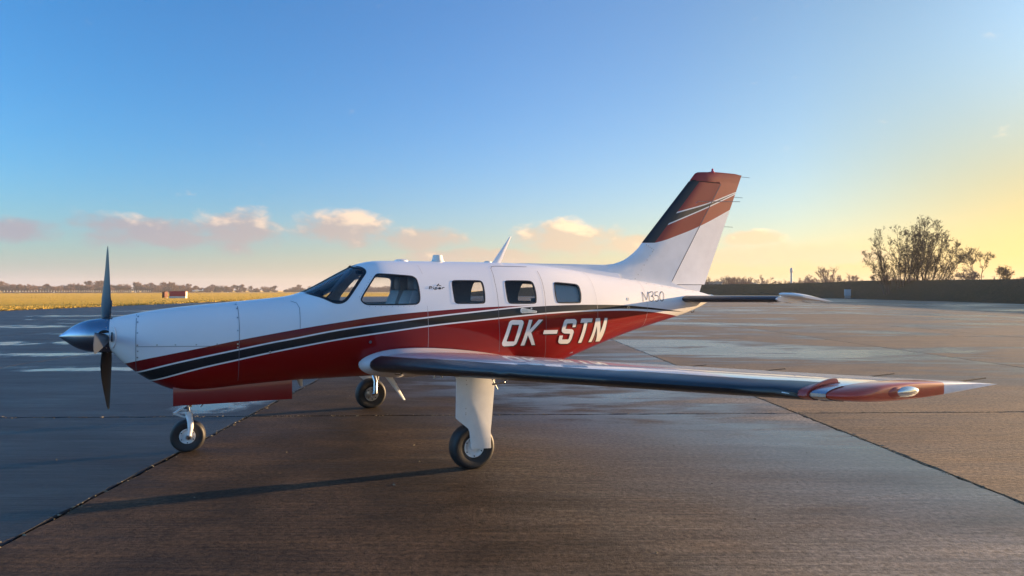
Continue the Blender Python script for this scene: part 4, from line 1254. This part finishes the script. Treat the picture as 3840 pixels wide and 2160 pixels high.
# grass bank round the far side of the apron
def berm():
    path = [(54, 8), (57.5, 40), (61, 75), (64, 92), (68, 120), (72, 146), (72.5, 158), (69, 170), (62, 178), (49, 187), (20, 204), (-4, 214), (-22, 220)]
    hts = [3.2, 3.15, 3.2, 3.25, 3.45, 3.75, 3.85, 3.6, 3.4, 3.35, 3.2, 2.4, .1]
    # resample
    P = []; Hh = []
    for a in range(len(path) - 1):
        for k in range(12):
            f = k / 12
            i0, i1, i2, i3 = max(a - 1, 0), a, a + 1, min(a + 2, len(path) - 1)
            q = []
            for d in (0, 1):
                p0, p1, p2, p3 = path[i0][d], path[i1][d], path[i2][d], path[i3][d]
                q.append(.5 * (2 * p1 + (p2 - p0) * f + (2 * p0 - 5 * p1 + 4 * p2 - p3) * f * f + (3 * p1 - p0 - 3 * p2 + p3) * f ** 3))
            P.append(q); Hh.append(hts[a] * (1 - f) + hts[a + 1] * f)
    rng = random.Random(2)
    prof = [(-.3, -.1), (0, .02), (1.2, .14), (2.4, .33), (3.6, .56), (4.8, .79), (5.8, .94), (6.6, 1.0), (8.6, 1.0), (9.6, .93), (12, .5), (14.5, .05), (15, -.1)]
    vs = []; fs = []
    for i, (x, y) in enumerate(P):
        a = P[max(i - 1, 0)]; b = P[min(i + 1, len(P) - 1)]
        d = Vector((b[0] - a[0], b[1] - a[1])).normalized(); nr = Vector((d.y, -d.x))
        for o_, h in prof:
            j = rng.uniform(-.12, .12) if .05 < h < .98 else rng.uniform(-.03, .03)
            vs.append((x + nr.x * o_ + j, y + nr.y * o_ + j, Hh[i] * h + j * .5 * (h > .02)))
    n = len(prof)
    for i in range(len(P) - 1):
        for k in range(n - 1): fs.append((i * n + k, i * n + k + 1, (i + 1) * n + k + 1, (i + 1) * n + k))
    m, g, b, out = new_mat('bank_grass')
    p = g.n('ShaderNodeNewGeometry').outputs['Position']
    n1 = g.noise(g.scale(p, (.12, .12, .3)), 1.0, 5.0, .65); n2 = g.noise(p, 1.4, 5.0, .7); n3 = g.noise(p, 6.0, 3.0, .7)
    col = g.mix(g.mapr(n1, .35, .65), (.050, .050, .028), (.036, .044, .020))
    col = g.mix(g.mapr(n2, .52, .78), col, (.085, .070, .038))
    k = g.mapr(n3, .25, .75, .6, 1.4)
    g.put(b.inputs['Base Color'], g.mix(1.0, col, g.comb(k, k, k), 'MULTIPLY'))
    b.inputs['Roughness'].default_value = .95; b.inputs['Specular IOR Level'].default_value = .1
    bp = g.n('ShaderNodeBump'); bp.inputs['Distance'].default_value = .3; bp.inputs['Strength'].default_value = .9
    g.link(g.math('ADD', n2, g.math('MULTIPLY', n3, .6)), bp.inputs['Height']); g.link(bp.outputs[0], b.inputs['Normal'])
    o = mesh_obj('earth_bank', vs, fs, m, None, True)
    bm = bmesh.new(); bm.from_mesh(o.data); bmesh.ops.recalc_face_normals(bm, faces=bm.faces); bm.to_mesh(o.data); bm.free()
    tag(o, kind='structure')
    # ragged grass on the bank
    vb = []; fb = []
    rng = random.Random(9)
    for _ in range(22000):
        i = int(rng.random() ** .8 * (len(P) - 14)); f = rng.random()
        x = P[i][0] * (1 - f) + P[i + 1][0] * f; y = P[i][1] * (1 - f) + P[i + 1][1] * f
        a = P[max(i - 1, 0)]; b_ = P[i + 1]
        d = Vector((b_[0] - a[0], b_[1] - a[1])).normalized(); nr = Vector((d.y, -d.x))
        o_ = rng.uniform(0.2, 7.2); h = float(np.interp(o_, [q[0] for q in prof], [q[1] for q in prof])) * Hh[i]
        X, Y = x + nr.x * o_, y + nr.y * o_
        hh = rng.uniform(.05, .16); wd = rng.uniform(.02, .05); an = rng.uniform(0, 3.14)
        dx, dy = math.cos(an) * wd, math.sin(an) * wd
        b0 = len(vb); vb += [(X - dx, Y - dy, h - .1), (X + dx, Y + dy, h - .1), (X + rng.uniform(-.15, .15), Y + rng.uniform(-.15, .15), h + hh)]; fb.append((b0, b0 + 1, b0 + 2))
    gs = mesh_obj('bank_tufts', vb, fb, m); tag(gs, 'ragged dark green grass on the earth bank', 'grass', kind='stuff')
berm()

# ------------------------------------------------------------------ trees
def bark(name, col):
    return simple(name, col, .9, grain=.3, gscale=2.0, spec=.15)
M['bark'] = bark('bark_brown', (.10, .075, .06))
M['barkpale'] = bark('bark_birch', (.42, .38, .34))
M['twig'] = bark('twigs_reddish', (.24, .155, .12))
M['twigdark'] = bark('twigs_dark', (.036, .030, .022))
M['leafold'] = bark('withered_leaves', (.040, .032, .014))

class Tree:
    def __init__(self, seed):
        self.r = random.Random(seed); self.tv = []; self.tf = []; self.cv = []; self.cf = []; self.tips = []
    def limb(self, a, b, ra, rb, seg, tw=False):
        V, Fc = (self.cv, self.cf) if tw else (self.tv, self.tf)
        d = (b - a)
        if d.length < 1e-5: return
        d.normalize(); up = Vector((0, 0, 1)) if abs(d.z) < .9 else Vector((1, 0, 0))
        x = d.cross(up).normalized(); y = d.cross(x)
        i0 = len(V)
        for p, r in ((a, ra), (b, rb)):
            for k in range(seg):
                t = 2 * math.pi * k / seg; V.append(tuple(p + (x * math.cos(t) + y * math.sin(t)) * r))
        for k in range(seg):
            Fc.append((i0 + k, i0 + (k + 1) % seg, i0 + seg + (k + 1) % seg, i0 + seg + k))
    def twig(self, a, d, l, w):
        """a thin tapering sliver of two crossed triangles"""
        b = a + d * l; up = Vector((self.r.uniform(-1, 1), self.r.uniform(-1, 1), self.r.uniform(-1, 1)))
        s_ = d.cross(up)
        if s_.length < 1e-4: return
        s_.normalize(); i = len(self.cv)
        self.cv += [tuple(a - s_ * w), tuple(a + s_ * w), tuple(b)]; self.cf.append((i, i + 1, i + 2))
    def grow(self, a, d, l, r, depth, maxd, spread, upw, kids=(2, 3), twigs=6, tw=.012, lean=None):
        segs = 3 if depth < 2 else 2
        p = a.copy(); dd = d.copy(); rr = r
        for s_ in range(segs):
            dd = (dd + Vector((self.r.gauss(0, .10), self.r.gauss(0, .10), self.r.gauss(0, .06) + upw * .10))).normalized()
            q = p + dd * (l / segs); r2 = rr * (.84 if depth < maxd else .7)
            self.limb(p, q, rr, r2, 5 if depth < 2 else 3, depth >= 3)
            if depth >= 2 and twigs:
                for _ in range(max(1, twigs // 3)):
                    self.twig(p.lerp(q, self.r.random()), self._turn(dd, .8), l * self.r.uniform(.4, .8), tw)
            if depth >= 1 and self.r.random() < .7 and depth < maxd:
                sd_ = self._turn(dd, spread * 1.1)
                self.grow(q, sd_, l * self.r.uniform(.45, .65), r2 * .55, depth + 1 if depth + 1 <= maxd else maxd, maxd, spread, upw, kids, twigs, tw)
            p, rr = q, r2
        if depth >= maxd:
            for _ in range(twigs):
                t = self.r.random(); base = a.lerp(p, .25 + .75 * t)
                self.twig(base, self._turn(dd, .75), l * self.r.uniform(.35, .8), tw)
            self.tips.append((p, dd, l))
            return
        for _ in range(self.r.randint(*kids)):
            self.grow(p, self._turn(dd, spread), l * self.r.uniform(.62, .82), rr * .72, depth + 1, maxd, spread, upw, kids, twigs, tw)
    def _turn(self, d, ang):
        v = Vector((self.r.gauss(0, 1), self.r.gauss(0, 1), self.r.gauss(0, 1)))
        v = (v - d * v.dot(d))
        if v.length < 1e-4: v = Vector((1, 0, 0))
        v.normalize(); a = abs(self.r.gauss(ang, ang * .35))
        return (d * math.cos(a) + v * math.sin(a)).normalized()
    def meshes(self, bark_m, twig_m, name):
        out = []
        for nm, V, Fc, mt in (('trunk', self.tv, self.tf, bark_m), ('crown', self.cv, self.cf, twig_m)):
            me = bpy.data.meshes.new(nm); me.from_pydata(V, [], Fc); me.materials.append(mt); out.append(me)
        return out

def place_tree(meshes, loc, sc, rz, name, label, group):
    e = empty(name, loc, rz); e.scale = (sc[0], sc[0], sc[1]) if isinstance(sc, tuple) else (sc, sc, sc)
    for nm, me in zip(('trunk', 'crown'), meshes):
        o = bpy.data.objects.new(nm, me); C.objects.link(o); o.parent = e
    tag(e, label, 'tree', group)
    return e

def bare_tree(seed, height, spread=.45, trunk=.16, depth=4, twigs=6, tw=.05, bark_m='bark', twig_m='twig', upw=.5, low=.22, stems=1):
    t = Tree(seed)
    if stems == 1:
        t.grow(Vector((0, 0, -.2)), Vector((0, 0, 1)), height * low, trunk, 0, depth, spread, upw, (3, 4), twigs, tw)
    else:
        for _ in range(stems):
            d = t._turn(Vector((0, 0, 1)), spread * .8)
            t.grow(Vector((t.r.gauss(0, .25), t.r.gauss(0, .25), -.2)), d, height * low, trunk, 1, depth, spread, upw, (2, 3), twigs, tw)
    zs = max(v[2] for v in t.cv); k = height / zs
    t.tv = [(x * k, y * k, z * k) for x, y, z in t.tv]; t.cv = [(x * k, y * k, z * k) for x, y, z in t.cv]
    return t.meshes(M[bark_m], M[twig_m], 'tree')

# far wood across the runway
kinds = []
for sdx, (h, sp, bk, upw, low) in enumerate([(11, .42, 'bark', .3, .20), (10, .36, 'bark', .6, .22), (9.5, .5, 'bark', .2, .2), (12, .33, 'barkpale', .8, .24), (12.5, .14, 'bark', 1.6, .16), (6.5, .55, 'bark', .1, .2)]):
    kinds.append(bare_tree(100 + sdx, h, sp, .16, 4, 6, .085, bk, 'twig', upw, low, 1 if sdx == 3 else (6 if sdx == 5 else 4)))
lab = ['broad bare tree in the far wood across the runway', 'upright bare tree in the far wood across the runway', 'wide low-branched bare tree in the far wood across the runway', 'bare birch with a pale trunk in the far wood across the runway', 'narrow poplar in the far wood across the runway', 'low bare bush at the foot of the far wood across the runway']
grp = ['broad trees of the far wood', 'upright trees of the far wood', 'wide trees of the far wood', 'birches of the far wood', 'poplars of the far wood', 'bushes of the far wood']
nms = ['bare_tree', 'bare_tree', 'bare_tree', 'birch_tree', 'poplar_tree', 'bare_bush']
rng = random.Random(21)
for k in range(290):
    f = rng.random()
    t = -.76 + f * .62                                   # tangent of the bearing
    depth = 560 + 300 * f ** 1.3 + rng.uniform(0, 60)
    if k % 3 == 0: depth += 60
    kd = rng.choice([0, 1, 1, 2, 5, 5, 5, 5]) if rng.random() > .12 else 3
    if .36 < f < .46 and rng.random() < .3: kd = 4
    sc = rng.uniform(.72, 1.05) * (1.0 if f < .5 else .85)
    if .10 < f < .2: sc *= .85
    if .2 < f < .32: sc *= 1.12
    place_tree(kinds[kd], (t * depth, depth, -1.5), (sc * 1.3, sc), rng.uniform(0, 6.28), nms[kd], lab[kd], grp[kd])

# mid-distance trees behind the bank
mids = [bare_tree(200 + i, h, sp, .11, 4, 5, .026, 'bark', 'twig', up, lo, 3) for i, (h, sp, up, lo) in enumerate([(7.5, .45, .4, .2), (6.5, .55, .3, .18), (8.5, .38, .7, .22)])]
rng = random.Random(33)
for k in range(46):
    f = rng.random(); px = 1740 + 900 * f                    # spread along the skyline behind the bank
    t = (px - 1288) / 1787
    depth = rng.uniform(250, 340) if px < 2180 else rng.uniform(215, 300)
    kd = rng.randrange(3); sc = rng.uniform(.70, 1.15) * (depth / 290)
    place_tree(mids[kd], (t * depth, depth, 0), (sc * 1.2, sc), rng.uniform(0, 6.28), 'bare_tree',
               ['rounded bare tree in the hazy row behind the earth bank', 'spreading bare tree in the hazy row behind the earth bank', 'tall upright bare tree in the hazy row behind the earth bank'][kd],
               ['rounded trees behind the bank', 'spreading trees behind the bank', 'upright trees behind the bank'][kd])
tall = bare_tree(262, 10.5, .30, .14, 4, 4, .03, 'bark', 'twig', .9, .22, 4)
place_tree(tall, ((2088 - 1288) / 1787 * 245, 245, 0), 1.0, 1.0, 'bare_tree', 'vase-shaped bare tree rising above the hazy tree row', None)

# the many-stemmed tree on the bank, still with leaves at its tips
def big_tree():
    t = Tree(77)
    D = 138.0; px = D / 1787
    e_ = empty('leafy_tree', ((2291 - 1288) / 1787 * D, D, 0))
    tag(e_, 'dark many-stemmed tree with withered leaves standing behind the earth bank', 'tree')
    hw, top = 134 * px, (731 - 540) * px + 1.67
    for k in range(36):
        t.tv = []; t.tf = []
        an = R(-80 + 160 * (k + t.r.uniform(.1, .9)) / 36)
        dep = t.r.uniform(-1, 1)
        reach = t.r.uniform(.80, .97) * (1 - .25 * abs(dep))
        # the photograph's crown is a little higher right of its middle
        hgt = top * (1 + .05 * math.sin(an * 1.5)) * (1 if k % 3 else .84)
        e = Vector((math.sin(an) * hw * reach * .88, dep * hw * .62, 2.2 + (hgt - 2.2) * max(.34, math.cos(an) ** .5) * reach * .93))
        a = Vector((math.sin(an) * hw * .42 + t.r.gauss(0, .35), dep * 2.0, -.1))
        L = (e - a).length; r = t.r.uniform(.09, .17) * (.7 + .3 * math.cos(an))
        p = a; rr = r; n = 10
        for s_ in range(n):
            f = (s_ + 1) / n
            q = a.lerp(e, f) + Vector((t.r.gauss(0, .13), t.r.gauss(0, .13), 0)) + Vector((0, 0, L * .05 * math.sin(math.pi * f)))
            t.limb(p, q, rr, rr * .87, 6)
            if s_ >= 2:
                for _ in range(2):
                    dd = (q - p).normalized()
                    sd_ = t._turn(dd, .55); sd_.z = abs(sd_.z) * .85 + .10; sd_.normalize()
                    t.grow(q, sd_, L * (.135 - .055 * f) * t.r.uniform(.7, 1.15), rr * .38, 3, 5, .42, .6, (2, 2), 4, .026)
            p, rr = q, rr * .87
        t.grow(p, (p - a).normalized(), L * .07, rr, 3, 5, .45, .7, (2, 3), 5, .022)
        mesh_obj('trunk', t.tv, t.tf, M['bark'], e_, True)
    cr = mesh_obj('crown', t.cv, t.cf, M['twigdark'], e_); cr['kind'] = 'stuff'
    lv = []; lf = []
    for p, d, l in t.tips:
        if p.z < 5.5 and t.r.random() < .75: continue
        if t.r.random() < .62: continue
        for _ in range(t.r.randint(1, 3)):
            c = p + Vector((t.r.gauss(0, .34), t.r.gauss(0, .34), t.r.gauss(0, .3)))
            u_ = Vector((t.r.gauss(0, 1), t.r.gauss(0, 1), t.r.gauss(0, 1))).normalized(); w_ = u_.orthogonal().normalized()
            s_ = t.r.uniform(.05, .10); i = len(lv)
            lv += [tuple(c - u_ * s_), tuple(c + w_ * s_ * .6), tuple(c + u_ * s_), tuple(c - w_ * s_ * .6)]; lf.append((i, i + 1, i + 2, i + 3))
    lo = mesh_obj('leaves', lv, lf, M['leafold'], e_); lo['kind'] = 'stuff'
big_tree()
side = bare_tree(301, 10.5, .46, .12, 4, 4, .018, 'bark', 'twigdark', .4, .20)
place_tree(side, ((2482 - 1288) / 1787 * 150, 150, 0), 1.12, .4, 'bare_tree', 'thin bare tree beside the many-stemmed tree', None)
side2 = bare_tree(305, 7.5, .5, .09, 4, 4, .018, 'bark', 'twigdark', .3, .20)
place_tree(side2, ((2520 - 1288) / 1787 * 152, 152, 0), 1.0, 2.4, 'bare_tree', 'small leaning bare tree right of the thin one behind the bank', None)
side3 = bare_tree(309, 6.4, .5, .07, 4, 4, .022, 'bark', 'twig', .4, .2)
place_tree(side3, ((2440 - 1288) / 1787 * 148, 148, 0), 1.0, 1.4, 'bare_bush', 'reddish bush between the two larger trees behind the bank', None)

# ------------------------------------------------------------------ small things of the airfield
M['signred'] = simple('board_red', (.33, .012, .02), .5, grain=.08, gscale=4)
M['signwhite'] = simple('board_white', (.62, .58, .52), .6, grain=.08, gscale=4)
M['rust'] = simple('board_brown', (.16, .055, .03), .7, grain=.2, gscale=4)
M['cabinet'] = simple('cabinet_blue', (.34, .42, .46), .55, grain=.08, gscale=6)
M['galv'] = simple('galvanised', (.35, .35, .34), .5, metal=.6, grain=.15)
M['roof'] = simple('hangar_sheet', (.33, .34, .36), .5, grain=.1, gscale=.4)
M['wall'] = simple('hangar_wall', (.42, .40, .37), .7, grain=.1, gscale=.5)

hut = empty('marker_hut', (-67.9, 144.5, .08), R(8))
tag(hut, 'red box with white base standing on the yellow meadow', 'marker box')
MB().box(-1.55, 1.55, -.6, .6, .42, 1.42).build('red_panel', M['signred'], hut, bevel=.03)
MB().box(-1.58, 1.58, -.63, .63, 0, .42).build('base', M['signwhite'], hut, bevel=.03)
MB().box(1.56, 1.62, -.55, .55, .45, 1.38).build('end_panel', M['signwhite'], hut)
MB().box(-1.66, 1.66, -.70, .70, 1.42, 1.47).build('lid', M['signred'], hut)
brd = empty('marker_board', (-70.6, 144.5, .08), R(62))
tag(brd, 'narrow brown board beside the red box on the meadow', 'marker board')
MB().box(-.62, .62, -.05, .05, .15, 1.38).build('board', M['rust'], brd, bevel=.01)
for x in (-.5, .5): MB().box(x - .04, x + .04, -.03, .03, 0, .2).build('post', M['galv'], brd)

cabn = empty('switch_cabinet', (73.0, 154.0, 0), R(-8))
cabn.location = ((2132 - 1288) / 1787 * 148, 148, 0.35)
tag(cabn, 'pale blue twin-door switch cabinet at the foot of the earth bank', 'cabinet')
MB().box(-.62, .62, -.2, .2, .25, 1.55).build('housing', M['cabinet'], cabn, bevel=.02)
for x in (-.31, .31):
    MB().box(x - .28, x + .28, -.225, -.2, .32, 1.48).build('door', M['cabinet'], cabn, bevel=.008)
MB().box(-.70, .70, -.26, .26, 1.55, 1.60).build('roof', M['galv'], cabn)
MB().box(-.55, .55, -.15, .15, -.3, .25).build('plinth', M['galv'], cabn)

mast = empty('light_mast', ((1991 - 1288) / 1787 * 260, 260, 0))
tag(mast, 'pale mast with a round head above the bank', 'mast')
MB().tube([(0, 0, 0), (0, 0, 4.6)], .34, 12).build('shaft_base', M['twigdark'], mast, True)
MB().tube([(0, 0, 4.4), (0, 0, 8.2)], [.40, .36], 14).build('shaft', M['signwhite'], mast, True)
MB().tube([(0, 0, 8.2), (0, 0, 8.5), (0, 0, 9.3), (0, 0, 9.6), (0, 0, 10.0)], [.38, .52, .55, .5, .3], 14).build('head', M['signwhite'], mast, True)

hang = empty('hangar', ((1872 - 1288) / 1787 * 300, 300, 0), R(-12))
tag(hang, 'round-roofed grey hangar behind the earth bank', 'hangar')
arc = [(-11 + 22 * k / 16, 1.6 + 3.7 * math.sin(math.pi * k / 16) ** .8) for k in range(17)]
MB().prism([(-11, 0)] + arc + [(11, 0)], -.15, .15).build('end_wall', M['wall'], hang)
for k in range(16):
    a, b = arc[k], arc[k + 1]
    MB().prism([(a[0], a[1] + .02), (b[0], b[1] + .02), (b[0], b[1] + .16), (a[0], a[1] + .16)], -.4, 26).build('roof_panel', M['roof'], hang)
MB().box(-5.5, 5.5, -.25, -.14, .1, 3.6).build('door', M['roof'], hang)
shed = empty('office_block', ((1790 - 1288) / 1787 * 290, 290, 0), R(6))
tag(shed, 'small flat-roofed pale building left of the round-roofed hangar', 'building')
MB().box(-4.5, 4.5, 0, 6, 0, 5.0).build('wall', M['wall'], shed)
MB().box(-4.8, 4.8, -.3, 6.3, 5.0, 5.3).build('roof', M['roof'], shed)
for k in range(5):
    w_ = MB().box(-3.9 + k * 1.7, -2.8 + k * 1.7, -.06, .02, 3.3, 4.4).build('window', M['dark'], shed)

# row of light posts in front of the wood
o1 = MB().tube([(0, 0, 0), (0, 0, .95)], .06, 6).build('post', M['galv']); me_post = o1.data
o2 = MB().lathe([(.9, .001), (.9, .24), (1.25, .28), (1.42, .16), (1.45, .001)], (0, 0, 0), 'z', 10).build('lamp_head', simple('lamp_white', (.85, .84, .78), .4), None, True); me_head = o2.data
for o in (o1, o2): bpy.data.objects.remove(o)
for k in range(62):
    f = k / 61
    e = empty('approach_light', (-346 + 16 * f, 484 + 164 * f, .1))
    tag(e, 'small white-headed light post in the long row before the wood', 'light post', 'row of light posts before the wood')
    for nm, me in (('post', me_post), ('lamp_head', me_head)):
        o = bpy.data.objects.new(nm, me); C.objects.link(o); o.parent = e
for x, y in ((-.645, 400), (-.53, 420), (-.47, 425), (-.40, 430)):
    e = empty('edge_light', (x * y, y, .08)); tag(e, 'low white edge light where the meadow meets the runway', 'edge light', 'runway edge lights')
    o = bpy.data.objects.new('lamp_head', me_head); C.objects.link(o); o.parent = e; o.scale = (1.2, 1.2, .5)

# light high-wing aircraft standing beyond the meadow
fa = empty('parked_aircraft', ((739 - 1920) / 2664 * 560, 560, .1), R(15))
tag(fa, 'tiny white high-wing aircraft standing far off beyond the meadow', 'aircraft')
M['fawhite'] = simple('far_white', (.82, .82, .80), .4, coat=.5)
MB().loft([[(x, r * math.cos(a), 1.25 + dz + r * hh * math.sin(a)) for a in (2 * math.pi * k / 12 for k in range(12))] for x, r, dz, hh in ((-3.6, .12, 0, 1), (-3.2, .42, 0, 1), (-2.0, .55, .05, 1), (-1.2, .62, .2, 1.25), (.6, .6, .25, 1.2), (2.0, .35, .2, 1), (4.2, .12, .25, 1))]).build('fuselage', M['fawhite'], fa, True)
MB().box(-1.3, .25, -5.5, 5.5, 2.05, 2.22).build('wing', M['fawhite'], fa, bevel=.05)
MB().prism([(3.3, 1.5), (4.0, 2.9), (4.6, 2.9), (4.4, 1.4)], -.06, .06).build('tail_fin', M['fawhite'], fa)
MB().box(3.6, 4.5, -1.6, 1.6, 1.45, 1.53).build('tailplane', M['fawhite'], fa)
for y in (-.9, .9):
    MB().tube([(-.4, y * .5, 1.1), (-.3, y * 1.2, .3)], .06, 6).build('gear_leg', M['fawhite'], fa)
    MB().lathe([(-.08, .05), (-.08, .24), (.08, .24), (.08, .05)], (-.3, y * 1.2, .24), 'y', 12).build('wheel', M['tyre'], fa)
    MB().tube([(-.6, y * .6, 1.2), (-.7, y * 2.8, 2.05)], .05, 6).build('strut', M['fawhite'], fa)
MB().lathe([(-.08, .05), (-.08, .2), (.08, .2), (.08, .05)], (-2.6, 0, .2), 'y', 12).build('wheel', M['tyre'], fa)
MB().tube([(-2.6, 0, .2), (-2.5, 0, 1.0)], .05, 6).build('gear_leg', M['fawhite'], fa)

# ------------------------------------------------------------------ winter haze over the field
def haze():
    m = bpy.data.materials.new('haze_air'); m.use_nodes = True
    g = NT(m.node_tree); g.t.nodes.clear()
    out = g.n('ShaderNodeOutputMaterial'); v = g.n('ShaderNodeVolumePrincipled')
    v.inputs['Color'].default_value = (.92, .92, .95, 1)
    v.inputs['Density'].default_value = .00024
    v.inputs['Anisotropy'].default_value = .1
    g.link(v.outputs[0], out.inputs['Volume'])
    o = MB().box(-1600, 1600, -400, 1800, -1.5, 30).build('haze', m)
    tag(o, 'thin pale haze over the airfield', 'haze', kind='stuff')
haze()
